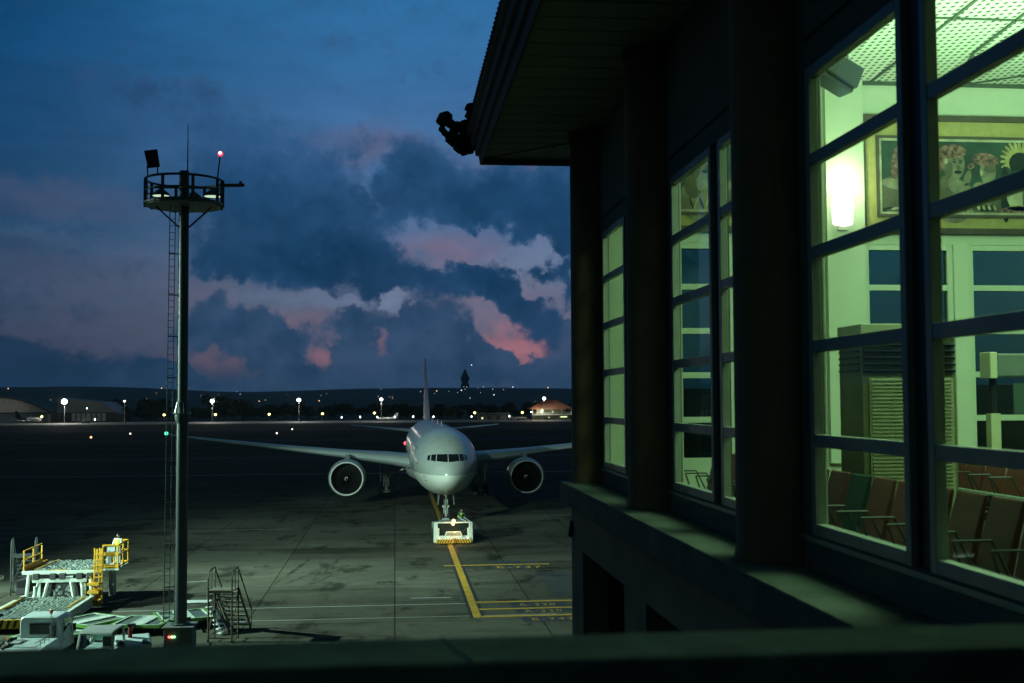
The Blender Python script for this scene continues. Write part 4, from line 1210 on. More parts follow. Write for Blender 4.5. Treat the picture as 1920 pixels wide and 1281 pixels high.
    for s in (-1, 1):
        MB().lathe([(.28,-.17),(.44,-.17),(.53,-.09),(.535,0),(.53,.09),(.44,.17),(.28,.17)], 24, 'X', (s*.32,5.95,.535)).build('wheel', TYRE, no, smooth=50)
        MB().add([(s*.62,4.4,2.75),(s*.66,6.6,2.62),(s*.72,6.5,1.75),(s*.70,4.6,1.85),(s*.65,4.4,2.75),(s*.69,6.6,2.62),(s*.75,6.5,1.75),(s*.73,4.6,1.85)],[(0,1,2,3),(4,5,6,7),(0,1,5,4),(1,2,6,5),(2,3,7,6),(3,0,4,7)]).build('gear_door', WHITEP, no)
        MB().sphere((s*.24,5.62,1.62), .085, 10, 6, (1,.5,1)).build('taxi_lamp', mk('lamp_lens', (.7,.7,.6), .15), no)
    # small lights and aerials
    MB().sphere((-32.25,46.0,7.28), .22, 8, 6).build('navigation_light', emit('green_navigation_light', (.1,1,.5), 3), t)
    ae = MB()
    for y in (14, 24, 40): ae.prism([(y,8.6),(y+.5,9.15),(y+.8,9.15),(y+.7,8.6)], -.03, .03, 'X')
    ae.build('aerial', GREYP, t)
    MB().tube((0,30,8.6),(0,30,8.85),.13,.08,10).build('beacon', mk('red_lens', (.4,.02,.02), .2), t)
    pr = MB()
    for s in (-1, 1):
        for z in (4.55, 4.2, 5.6): 
            r, zc = sect(2.6 if z < 5 else 4.2); dx = sqrt(max(.1, r*r-(z-zc)**2)); pr.tube((s*dx, 2.6 if z < 5 else 4.2, z), (s*(dx+.14), (2.6 if z < 5 else 4.2)-.02, z), .02).tube((s*(dx+.14), (2.6 if z < 5 else 4.2)-.02, z), (s*(dx+.14), (2.6 if z < 5 else 4.2)-.25, z), .015)
    pr.build('pitot_probe', DKM, t)
    dr = MB()
    for y in (6.6, 18.0):
        for (a, b) in (((y,4.75),(y,6.95)),((y+1.1,4.75),(y+1.1,6.95)),((y,6.95),(y+1.1,6.95)),((y,4.75),(y+1.1,4.75))):
            pts = []
            for i in range(5):
                u = i/4; yy = a[0]+(b[0]-a[0])*u; zz = a[1]+(b[1]-a[1])*u
                r, zc = sect(yy); pts.append((-sqrt(r*r-(zz-zc)**2)-.004, yy, zz))
            dr.path(pts, .022, 5)
    dr.build('door_outline', DKM, t)
    return t
airliner()

# ================================================================ PEOPLE
SKN = mk('skin', (.28,.17,.11), .6, var=.05)
def person(label, loc, rz, joints, shirt, trousers, vest=None, hair=(.012,.01,.01), head=(0,0,1.62), look=0.0, group=None):
    """joints: dict of hand/elbow/etc. positions in metres, standing at the origin, facing -Y"""
    t = thing('person', label, 'person', loc, rz, group)
    J = dict(pel=(0,0,.95), sp=(0,.0,1.15), ch=(0,0,1.34), nk=(0,0,1.47),
             hl=(-.10,0,.90), kl=(-.11,-.01,.50), al=(-.11,.02,.09), fl=(-.12,-.15,.04),
             hr=(.10,0,.90), kr=(.11,-.01,.50), ar=(.11,.02,.09), fr=(.12,-.15,.04),
             sl=(-.19,0,1.41), el=(-.25,.02,1.13), wl=(-.25,-.06,.88), sr=(.19,0,1.41), er=(.25,.02,1.13), wr=(.25,-.06,.88))
    J.update(joints)
    rad = dict(pel=(.15,.11), sp=(.13,.10), ch=(.16,.11), nk=(.055,.055), hl=(.09,.09), kl=(.06,.06), al=(.042,.042), fl=(.038,.03), hr=(.09,.09), kr=(.06,.06), ar=(.042,.042), fr=(.038,.03),
               sl=(.06,.06), el=(.042,.042), wl=(.028,.028), sr=(.06,.06), er=(.042,.042), wr=(.028,.028))
    names = list(J); idx = {k: i for i, k in enumerate(names)}
    vs = [Vector(J[k]) for k in names]; rr = [rad[k] for k in names]
    es = [(idx[a], idx[b]) for a, b in (('pel','sp'),('sp','ch'),('ch','nk'),('pel','hl'),('hl','kl'),('kl','al'),('al','fl'),('pel','hr'),('hr','kr'),('kr','ar'),('ar','fr'),('ch','sl'),('sl','el'),('el','wl'),('ch','sr'),('sr','er'),('er','wr'))]
    hd = Vector(J['nk'])+(Vector(head)-Vector((0,0,1.47)))
    # palm and five fingers on each wrist
    for w, e in (('wl','el'),('wr','er')):
        W = Vector(J[w]); d = (W-Vector(J[e])).normalized()
        side = d.cross(Vector((0,1,0))); side = side.normalized() if side.length > .1 else Vector((1,0,0))
        curl = side.cross(d).normalized()
        pi_ = len(vs); vs.append(W+d*.075); rr.append((.036,.018)); es.append((idx[w], pi_))
        for k, (o, ln) in enumerate(((-.030,.070),(-.010,.080),(.010,.076),(.028,.060))):
            a = len(vs); vs += [W+d*.10+side*o, W+d*(.10+ln*.6)+side*o*1.15-curl*.012, W+d*(.10+ln*.9)+side*o*1.15-curl*.035]; rr += [(.010,.010),(.0085,.0085),(.007,.007)]
            es += [(pi_,a),(a,a+1),(a+1,a+2)]
        a = len(vs); vs += [W+d*.045-side*.045, W+d*.085-side*.062-curl*.012]; rr += [(.011,.011),(.008,.008)]; es += [(pi_,a),(a,a+1)]
    me = bpy.data.meshes.new('body'); me.from_pydata([tuple(v) for v in vs], es, [])
    o = bpy.data.objects.new('body', me); COL.objects.link(o); o.parent = t
    me.materials.append(SKN)
    sk = o.modifiers.new('skin', 'SKIN'); sk.use_smooth_shade = True
    for i, r in enumerate(rr): me.skin_vertices[0].data[i].radius = r
    me.skin_vertices[0].data[0].use_root = True
    sub = o.modifiers.new('sub', 'SUBSURF'); sub.levels = 1; sub.render_levels = 1
    # head with face, ears and nose as part of one mesh
    hm = MB().sphere((0,0,0), .115, 16, 12, (.80,.95,1.10)).sphere((0,-.112,-.02), .02, 8, 6, (.8,1,1.3)).sphere((-.093,0,-.01), .025, 8, 6, (.4,1,1.4)).sphere((.093,0,-.01), .025, 8, 6, (.4,1,1.4)).tube((0,.01,-.20),(0,.0,-.08),.05,.055,10)
    hm.xform(Matrix.Translation(hd) @ Matrix.Rotation(look, 4, 'Z'))
    ho = hm.build('head', SKN, t, smooth=60)
    fm = MB().sphere((-.036,-.100,.02), .012, 8, 6).sphere((.036,-.100,.02), .012, 8, 6).box((0,-.103,-.062), (.05,.012,.010))
    fm.xform(Matrix.Translation(hd) @ Matrix.Rotation(look, 4, 'Z')); fm.build('face', mk('dark_brown', (.03,.02,.018), .5), ho)
    hr_ = MB().sphere((0,.014,.022), .119, 16, 12, (.84,.98,1.08))
    hr_.v = [(x, y if z > .02 or y > .02 else min(y+.06, .10), z) for x, y, z in hr_.v]
    hr_.xform(Matrix.Translation(hd) @ Matrix.Rotation(look, 4, 'Z')); hr_.build('hair', mk('black_hair', hair, .5), ho, smooth=60)
    # clothes follow the body
    def ringset(keys, rads, n=16):
        rs = []
        for i, (p, r) in enumerate(zip(keys, rads)):
            p = Vector(p); a = Vector(keys[max(0,i-1)]); b = Vector(keys[min(len(keys)-1,i+1)])
            d = (b-a).normalized(); u = Vector((1,0,0)); u = (u-d*u.dot(d)).normalized(); v = d.cross(u)
            rs.append([tuple(p+u*r[0]*cos(2*pi*k/n)+v*r[1]*sin(2*pi*k/n)) for k in range(n)])
        return rs
    top = MB().loft(ringset([J['pel'],J['sp'],J['ch'],tuple(Vector(J['ch'])*.4+Vector(J['nk'])*.6),J['nk']], [(.185,.14),(.175,.13),(.215,.145),(.17,.12),(.075,.075)]), cap=False)
    for s_, e, w in (('sl','el','wl'),('sr','er','wr')):
        A, E_, W = Vector(J[s_]), Vector(J[e]), Vector(J[w])
        top.loft(ringset([tuple(A),tuple(A.lerp(E_,.5)),tuple(E_),tuple(E_.lerp(W,.9))], [(.078,.078),(.068,.068),(.056,.056),(.046,.046)], 12), cap=False).sphere(A, .082, 10, 8)
    top.build('shirt', shirt, t, smooth=60)
    tr = MB()
    for h_, k, a in (('hl','kl','al'),('hr','kr','ar')):
        tr.loft(ringset([tuple(Vector(J[h_])+Vector((0,0,.08))),J[h_],J[k],tuple(Vector(J[a])+Vector((0,0,.0)))], [(.11,.13),(.105,.11),(.075,.075),(.06,.062)], 14), cap=True)
    tr.loft(ringset([tuple(Vector(J['pel'])+Vector((0,0,-.10))),J['pel'],tuple(Vector(J['pel']).lerp(Vector(J['sp']),.4))], [(.175,.13),(.19,.145),(.18,.135)]), cap=True)
    tr.build('trousers', trousers, t, smooth=60)
    for a, f in (('al','fl'),('ar','fr')):
        A, Fp = Vector(J[a]), Vector(J[f]); mid = (A+Fp)/2
        MB().sphere((mid.x, mid.y-.02, A.z-.045), .14, 12, 8, (.36,1.0,.36)).build('shoe', mk('black_shoe', (.012,.012,.012), .5), t, smooth=60)
    if vest:
        MB().loft(ringset([tuple(Vector(J['pel']).lerp(Vector(J['sp']),.2)),J['sp'],J['ch'],tuple(Vector(J['ch'])*.35+Vector(J['nk'])*.65)], [(.205,.16),(.195,.15),(.232,.162),(.165,.13)]), cap=False).build('safety_vest', vest, t, smooth=60)
    return t
HIVIS = mk('high_visibility_cloth', (.48,.85,.06), .7, var=.15, scale=8)
WHC = mk('white_cloth', (.55,.58,.56), .8, var=.15, scale=5)
NAVY = mk('navy_cloth', (.03,.04,.06), .85)

# ================================================================ TOW TRACTOR
VW = mk('mint_white_paint', (.58,.66,.60), .35, var=.08, scale=2)
VDK = mk('dark_vehicle_trim', (.025,.027,.03), .6)
HAZY = mk('hazard_yellow', (.75,.42,.01), .5, var=.06)
HAZB = mk('hazard_black', (.012,.012,.012), .6)
VGL = mk('vehicle_glass', (.012,.018,.02), .08, spec=.7)
def tug():
    t = thing('tow_tractor', 'low white tow tractor with a hazard striped bumper and amber beacon at the airliner nose', 'tow tractor', (4.55, 91.3, 0), 0)
    W = 1.53
    b = MB().box((-W+.22,2.6,.75),(.44,5.0,1.0)).box((W-.22,2.6,.75),(.44,5.0,1.0)).box((0,3.6,.7),(2.4,2.8,.8)).box((0,.95,.62),(2.62,1.5,.62))
    bo = b.build('body', VW, t, bevel=.05)
    # cab box: pillars, roof beam, glass
    for s in (-1, 1):
        MB().box((s*(W-.14),.62,1.10),(.26,.9,1.12)).box((s*(W-.12),.55,.32),(.25,1.0,.40)).build('side_pillar', VW, t, bevel=.04)
        MB().box((s*1.27,.16,1.10),(.10,.14,1.0)).build('windscreen_post', VW, t, bevel=.02)
        sm = MB().box((s*(W+.06),1.9,.85),(.10,1.3,.55)); sm.build('side_panel', VDK, t, bevel=.02)
        for wy in (3.9, 1.35): MB().lathe([(.2,-.18),(.42,-.18),(.5,-.1),(.5,.1),(.42,.18),(.2,.18)], 20, 'X', (s*(W-.12),wy,.5)).build('wheel', TYRE, t, smooth=50)
        mr = MB().tube((s*(W-.02),.3,1.45),(s*(W+.16),.1,1.5),.02).box((s*(W+.17),.08,1.32),(.06,.10,.36)); mr.build('mirror', VDK, t)
    MB().box((0,.35,1.66),(2.86,.5,.10)).build('roof_beam', VW, t, bevel=.02)
    MB().box((-.1,1.35,1.67),(1.9,1.5,.10)).build('roof', mk('grey_vehicle_paint', (.30,.33,.32), .5, var=.1), t, bevel=.03)
    MB().box((0,.20,1.12),(2.42,.03,.94)).build('windscreen', VGL, t)
    MB().box((0,1.8,1.15),(2.3,.04,.9)).build('cab_back', VDK, t)
    MB().bar((W-.55,.6,1.72),(W-.95,2.9,1.8),.10,.08).bar((W-.25,.6,1.72),(W-.55,2.9,1.8),.07,.06).build('cab_rail', VW, t)
    # bonnet, grille, lamps, bumper
    hd = MB().add([(-.75,-.18,.50),(.75,-.18,.50),(.56,-.02,.98),(-.56,-.02,.98),(-.75,.2,.50),(.75,.2,.50),(.56,.2,.98),(-.56,.2,.98)],[(0,1,2,3),(4,5,6,7),(0,1,5,4),(1,2,6,5),(2,3,7,6),(3,0,4,7)])
    hd.build('bonnet', VW, t, bevel=.015)
    g = MB()
    for k in range(12): g.bar((-.58+.105*k,-.155+.0,.66),(-.47+.085*k,-.07,.92),.05,.02)
    g.build('grille', VDK, t)
    MB().box((0,.0,.42),(2.62,.36,.26)).build('front_panel', VW, t, bevel=.03)
    bp = MB(); bp.cur = 0; bp.box((0,-.12,.255),(2.7,.30,.30))
    for s in (-1, 1):
        for k in range(6):
            x = s*(.22+k*.20); bp.cur = 1
            bp.quad((x,-.273,.11),(x+s*.10,-.273,.11),(x+s*.10-s*.16,-.273,.40),(x-s*.16,-.273,.40))
    bp.build('bumper', [HAZY, HAZB], t)
    for s in (-1, 1):
        for x, e in ((1.10, True), (.90, False)):
            MB().tube((s*x,-.185,.50),(s*x,-.215,.50),.085,n=14).build('headlight', emit('headlight_glow', (1,.93,.85), 1.2) if e else MATS['lamp_lens'], t)
    MB().box((.08,-.35,.33),(.22,.25,.30)).build('tow_hook', mk('rust_orange', (.45,.12,.03), .6), t)
    MB().tube((.02,.12,1.72),(.02,.12,1.80),.07).build('beacon_base', VDK, t)
    MB().sphere((.02,.06,1.80), .13, 12, 8, (1,1,1.1)).build('beacon', emit('amber_beacon_glow', (1,.60,.16), 7), t)
    l = bpy.data.lights.new('beacon_light', 'POINT'); l.energy = 60; l.color = (1,.55,.18); l.shadow_soft_size = .1
    o = bpy.data.objects.new('beacon_light', l); COL.objects.link(o); o.parent = t; o.location = (.02,-.55,1.45)
    MB().box((-1.15,.28,1.50),(.12,.05,.09)).build('cab_lamp', emit('blue_cab_lamp', (.15,.45,1), 1.5), t)
    wp = MB().path([(-.62,.17,.70),(-.70,.16,1.05)], .015).path([(.6,.17,.7),(.95,.16,1.2)], .012); wp.build('wiper', VDK, t)
    MB().box((0,1.0,.95),(.7,.5,.08)).box((.1,1.25,1.15),(.6,.1,.5)).build('seat', mk('grey_seat', (.08,.10,.10), .8), t)
    MB().box((.3,5.45,.55),(2.2,.75,.12)).box((-.6,5.2,.5),(.2,.9,.3)).build('rear_step', VDK, t)
    # towbar towards the nose wheel
    tb_ = MB().tube((-.1,4.9,.55),(.0,13.6,.5),.07).box((0,13.9,.5),(.6,.5,.2)); tb_.build('towbar', VW, t)
tug()
person('worker in a yellow green safety vest leaning over behind the tow tractor', (5.35, 96.75, .61), radians(20),
       dict(sp=(0,-.10,1.13), ch=(.0,-.24,1.30), nk=(0,-.32,1.40), sl=(-.19,-.26,1.34), sr=(.19,-.26,1.34), el=(-.26,-.42,1.12), wl=(-.22,-.60,1.02), er=(.26,-.42,1.12), wr=(.22,-.60,1.02)),
       NAVY, NAVY, HIVIS, head=(0,-.06,1.60))

# ================================================================ LIGHTING MAST
MASTP = mk('mast_paint', (.085,.115,.118), .45, .15, var=.12, scale=1.5)
def mast():
    t = thing('lighting_mast', 'tall grey lighting mast with a round railed platform and a ladder', 'lighting mast', (-9.28, 52.3, 0))
    MB().box((0,0,.74),(1.18,1.18,1.48)).box((0,0,1.52),(1.34,1.34,.09)).build('plinth', mk('concrete_plinth', (.13,.15,.14), .8, var=.2, scale=3), t, bevel=.02)
    MB().tube((0,0,1.56),(0,0,1.64),.42,n=24).build('base_plate', MASTP, t)
    MB().lathe([(.28,1.6),(.265,7),(.255,10.6),(.235,10.7),(.225,16),(.215,21.45)], 24, 'Z', cap=True).build('pole', MASTP, t, smooth=40)
    c = MB()
    for k in range(16):
        a = 2*pi*k/16
        c.bar((.25*cos(a),.25*sin(a),11.25),(.38*cos(a),.38*sin(a),10.74), .03, .025)
    for r, z in ((.25,11.25),(.38,10.74)):
        c.path([(r*cos(2*pi*k/24),r*sin(2*pi*k/24),z) for k in range(25)], .02)
    c.build('spike_collar', mk('pale_steel', (.22,.27,.25), .4, .4), t)
    MB().lathe([(.33,10.70),(.33,10.5),(.27,10.3)], 24, 'Z').build('collar_skirt', MASTP, t, smooth=40)
    # platform
    R, ZF, ZT = 1.66, 19.98, 21.02
    fl = MB().lathe([(.25,ZF),(R,ZF),(R,ZF-.12),(.25,ZF-.12)], 40, 'Z')
    fl.build('platform_floor', MASTP, t)
    rl = MB()
    for z, r in ((ZT,.055),(ZF+.52,.035),(ZF-.02,.08)):
        rl.path([(R*cos(2*pi*k/40),R*sin(2*pi*k/40),z) for k in range(41)], r)
    for k in range(8):
        a = 2*pi*(k+.5)/8
        rl.bar((R*cos(a),R*sin(a),ZF-.15),(R*cos(a),R*sin(a),ZT), .13, .07)
    for s in (-1, 1): rl.bar((s*R,0,ZF-.15),(s*R,0,ZT+.03),.17,.09)
    rl.bar((-R,0,ZF+.72),(R,0,ZF+.72),.06,.06)
    rl.build('railing', MASTP, t, smooth=40)
    for a in (pi, 0, pi/2, -pi/2):
        MB().bar((1.2*cos(a),1.2*sin(a),ZF-.12),(.22*cos(a),.22*sin(a),18.95),.07,.07).build('brace', MASTP, t)
    MB().bar((R-.1,0,20.83),(2.62,0,20.86),.10,.14).box((2.45,0,20.97),(.12,.12,.12)).build('side_arm', MASTP, t)
    MB().tube((.14,0,21.4),(.14,0,23.6),.03,.012,8).build('lightning_rod', VDK, t)
    MB().tube((1.42,0,ZT),(1.55,0,22.15),.03).build('lamp_stem', VDK, t)
    MB().sphere((1.56,0,22.25), .12, 12, 8).build('obstruction_light', emit('red_obstruction_glow', (1,.05,.09), 1.6), t)
    MB().sphere((1.56,-.11,22.27), .075, 8, 6).build('obstruction_bulb', emit('red_bulb_glow', (1,.55,.6), 3), t)
    # floodlights: dark box on the rail, round lamps on the floor
    f = MB().add([(-.34,-.1,.42),(.24,-.1,.5),(.36,-.1,-.30),(-.16,-.1,-.36),(-.26,.22,.32),(.20,.22,.38),(.30,.22,-.2),(-.12,.22,-.26)],[(0,1,2,3),(4,5,6,7),(0,1,5,4),(1,2,6,5),(2,3,7,6),(3,0,4,7)])
    f.xform(Matrix.Translation((-1.22,-.9,21.72))).build('floodlight', mk('black_lamp_housing', (.006,.006,.007), .6), t, bevel=.03)
    MB().tube((-1.38,-.95,21.0),(-1.42,-.9,21.5),.03).tube((-.92,-1.2,21.05),(-.98,-.9,21.5),.03).build('floodlight_bracket', MASTP, t)
    for x, y in ((-1.1,.5),(1.15,.5),(.2,1.2)):
        lo_ = MB().lathe([(.05,.30),(.12,.26),(.30,.12),(.40,.02),(.40,-.04)], 20, 'Z', (x,y,ZF+.48)).tube((x,y,ZF+.7),(x,y,ZF+.86),.09,.03)
        lo = lo_.build('round_lamp', MASTP, t, smooth=40)
        MB().lathe([(.01,-.02),(.36,-.02)], 20, 'Z', (x,y,ZF+.46)).build('lens', emit('mast_lamp_glow', (.75,1,.7), .8), lo)
    MB().add([(.3,-.3,.1),(.75,-.3,.1),(.5,-.3,.42),(.3,-.3,.3),(.3,-.1,.1),(.75,-.1,.1),(.5,-.1,.42),(.3,-.1,.3)],[(0,1,2,3),(4,5,6,7),(0,1,5,4),(1,2,6,5),(2,3,7,6),(3,0,4,7)]).xform(Matrix.Translation((0,0,ZF))).build('control_box', VDK, t)
    # ladder with hoops to the pole
    ld = MB()
    for x in (-.60, -.36): ld.tube((x-.10,-.08,1.7),(x,-.05,ZF-.1),.022,n=6)
    k = 0; z = 1.9
    while z < ZF-.2:
        u = (z-1.7)/(ZF-1.8); xo = -.10*(1-u)
        ld.tube((-.60+xo,-.08,z),(-.36+xo,-.08,z),.013,n=5); z += .30
    z = 3.2
    while z < ZF-.5:
        u = (z-1.7)/(ZF-1.8); xo = -.10*(1-u)
        ld.bar((-.62+xo,-.05,z),(-.2,0,z),.04,.05); z += 1.82
    ld.build('ladder', MASTP, t)
    for x, c, nm in ((-.36,(1,.10,.12),'red'),(-.24,(.9,.8,.2),'amber'),(-.14,(.2,1,.35),'green')):
        MB().sphere((x,-.62,1.16), .05, 8, 6).build('indicator_lamp', emit(nm+'_indicator', c, 5), t)
mast()

# ================================================================ CARGO LOADER
CY = mk('loader_yellow', (.62,.33,.012), .45, var=.12, scale=2)
ROLL_ = mk('roller_steel', (.40,.48,.44), .4, .5, var=.25, scale=6)
DECK = mk('loader_deck', (.10,.13,.12), .7, var=.3, scale=4)
def loader():
    t = thing('cargo_loader', 'white aircraft cargo loader with yellow railings, raised front platform and roller decks', 'cargo loader', (-18.2, 63.3, 0))
    # lower deck
    lo = MB().box((0,-.6,.45),(3.6,7.0,.30)).build('lower_deck', DECK, t)
    r = MB(); rnd = random.Random(2)
    for i in range(15):
        for j in range(26):
            if rnd.random() < .82: r.box((-1.5+.215*i+rnd.uniform(-.02,.02), -3.9+.26*j, .64),(.13,.17,.09), rz=rnd.uniform(-.5,.5))
    r.build('deck_roller_bed', ROLL_, t)
    for s in (-1, 1):
        MB().box((s*1.86,-.6,.58),(.22,7.0,.34)).build('side_rail', VW, t, bevel=.02)
        MB().box((s*1.6,.2,.78),(.10,3.4,.06)).build('guide_rail', mk('worn_yellow', (.45,.25,.02), .6, var=.3, scale=3), t)
    MB().box((1.98,-.3,.34),(.12,5.6,.20)).build('side_step', VW, t)
    e = MB(); e.cur = 0; e.box((0,-4.15,.50),(3.9,.12,.42))
    for k in range(12):
        e.cur = 1; x = -1.85+.32*k; e.quad((x,-4.213,.31),(x+.14,-4.213,.31),(x+.26,-4.213,.69),(x+.12,-4.213,.69))
    e.build('end_plate', [HAZY, HAZB], t)
    for x, y in ((-1.3,-2.8),(1.3,-2.8),(-1.3,4.6),(1.3,4.6)):
        MB().lathe([(.16,-.15),(.34,-.15),(.4,-.08),(.4,.08),(.34,.15),(.16,.15)], 20, 'X', (x,y,.40)).build('wheel', TYRE, t, smooth=50)
    # scissor frame between the decks
    fr = MB()
    for s in (-1, 1):
        fr.bar((s*1.35,2.75,.6),(s*1.10,2.95,1.55),.16,.14)
        fr.tube((s*1.72,2.75,.5),(s*1.62,2.9,1.85),.10,n=10)
        fr.box((s*1.5,3.1,1.7),(.25,.3,.35)); fr.box((s*1.05,3.4,1.0),(.5,.3,.9)); fr.tube((s*1.25,2.7,.6),(s*1.25,2.7,1.25),.08)
    fr.box((0,2.9,1.52),(2.9,.16,.2))
    for s in (-1, 1): fr.bar((s*.80,2.72,.6),(s*.62,2.84,1.44),.17,.12)
    fr.build('lift_frame', VW, t, bevel=.015)
    MB().box((0,4.0,.95),(2.2,1.6,1.1)).build('engine_bay', VDK, t)
    eg = MB(); rnd = random.Random(4)
    for k in range(22): eg.box((rnd.uniform(-.55,.55), 3.16, rnd.uniform(.65,1.15)),(rnd.uniform(.05,.2),.08,rnd.uniform(.04,.16)))
    eg.build('engine_block', ROLL_, t)
    # raised platform
    MB().box((0,5.2,1.92),(4.0,4.4,.16)).build('upper_platform', DECK, t)
    MB().box((0,2.98,1.95),(4.04,.10,.20)).build('platform_edge', VW, t, bevel=.015)
    r = MB()
    for i in range(15):
        for j in range(15):
            if rnd.random() < .85: r.box((-1.3+.19*i, 3.25+.27*j, 2.04),(.11,.15,.08), rz=rnd.uniform(-.5,.5))
    r.build('platform_roller_bed', ROLL_, t)
    gr = MB().bar((-1.95,3.1,2.05),(-1.95,7.3,2.05),.12,.08).bar((-1.40,3.15,2.07),(-1.25,7.3,2.07),.10,.06).bar((1.55,3.2,2.07),(1.45,7.3,2.07),.08,.06).box((-.1,3.1,2.06),(.9,.10,.05))
    gr.build('edge_strip', MATS['worn_yellow'], t)
    bx = MB()
    for x in (-1.25,-.35,.15,1.05,1.6): bx.box((x,2.88,1.74),(.34,.22,.34))
    bx.build('lift_roller', VDK, t, bevel=.04)
    MB().box((.35,2.86,1.72),(.7,.06,.08)).build('tie_bar', VW, t)
    # left railing
    lr = MB()
    for z in (2.10, 2.62, 3.12): lr.bar((-1.95,3.05,z),(-1.95,6.3,z),.07,.07)
    for y in (3.05, 4.7, 6.3): lr.bar((-1.95,y,2.0),(-1.95,y,3.15),.07,.07)
    lr.box((-1.95,4.7,2.2),(.03,3.2,.20))
    lr.build('side_railing', CY, t)
    # operator cage, tower and ladder on the right
    cg = MB()
    x0, x1, y0, y1 = 2.14, 2.94, 3.5, 6.0
    for z in (2.10, 2.75, 3.30):
        cg.path([(x0,y0,z),(x1,y0,z),(x1,y1,z),(x0,y1,z)], .05)
    for x, y in ((x0,y0),(x1,y0),(x1,(y0+y1)/2),(x1,y1),(x0,y1)): cg.tube((x,y,2.0),(x,y,3.32),.05)
    cg.box((x0+.4,y0,2.15),(.9,.05,.22)).box((x0+.42,y0-.02,2.85),(.86,.04,.16))
    cg.build('operator_cage', CY, t)
    MB().box((2.54,4.75,1.98),(.92,2.6,.10)).build('cage_floor', VW, t)
    MB().box((2.50,3.8,2.9),(.45,.25,.55)).box((2.42,3.75,2.45),(.35,.25,.3)).build('control_panel', mk('pale_control_box', (.42,.5,.5), .5), t)
    lt = MB()
    for x in (1.86, 2.12, 2.28): lt.tube((x,2.72,.35),(x,2.80,3.25),.045)
    for x in (1.98, 2.20): lt.bar((x,2.76,1.9),(x,2.80,3.2),.10,.08)
    for k in range(9): lt.bar((1.86,2.70,.45+.31*k),(2.30,2.70,.45+.31*k),.06,.05)
    for z in (1.35, .92): lt.box((1.90,2.55,z),(.62,.5,.13))
    for a, b in (((1.66,2.6,1.75),(1.95,2.7,1.30)),((1.70,2.6,1.30),(2.1,2.7,.90)),((1.86,2.6,.9),(2.2,2.6,.45))): lt.bar(a, b, .07, .07)
    lt.build('access_ladder', CY, t)
    e = MB(); e.cur = 0; e.box((2.10,2.35,.42),(.50,.9,.30))
    for k in range(4):
        e.cur = 1; y = 1.97+.22*k; e.quad((2.353,y,.27),(2.353,y+.10,.27),(2.353,y+.17,.57),(2.353,y+.07,.57)); e.quad((1.86+.14*k,1.897,.27),(1.92+.14*k,1.897,.27),(1.98+.14*k,1.897,.57),(1.92+.14*k,1.897,.57))
    e.build('outrigger', [HAZY, HAZB], t)
    MB().box((2.45,4.4,1.2),(.24,.7,1.5)).build('lift_column', mk('grey_vehicle_paint', (.30,.33,.32), .5), t)
    # left side tanks
    MB().box((-2.2,4.6,1.1),(.5,2.4,.8)).build('side_tank', VDK, t, bevel=.03)
loader()
person('operator in white shirt and yellow vest standing in the yellow loader cage', (-15.62, 68.4, 2.03), radians(-25),
       dict(el=(-.28,-.10,1.14), wl=(-.18,-.32,1.05), er=(.28,-.10,1.14), wr=(.18,-.34,1.08)), WHC, mk('pale_grey_cloth', (.28,.33,.36), .85), HIVIS)

# belt loader boom reaching in from the left
def belt():
    t = thing('belt_loader', 'pale conveyor boom of a belt loader reaching in at the left edge', 'belt loader', (-22.0, 65.0, 0))
    MB().bar((-4.5,0,2.15),(1.1,0,1.85),.9,.16).build('boom', VW, t, bevel=.02)
    MB().bar((-4.5,0,2.26),(1.1,0,1.96),.7,.04).build('belt', VDK, t)
    MB().box((-2.6,0,.75),(4.2,1.7,.7)).build('chassis', VW, t, bevel=.04)
    for x in (-4, -1.2):
        for y in (-.85, .85): MB().lathe([(.1,-.1),(.3,-.1),(.34,0),(.3,.1),(.1,.1)], 18, 'Y', (x,y,.34)).build('wheel', TYRE, t, smooth=50)
    MB().tube((-1.6,0,1.0),(-.6,0,1.85),.07).build('boom_lift', VDK, t)
    MB().box((-1.0,-.2,2.45),(.5,.12,.35), ry=-.5).build('boom_guide', VW, t)
belt()

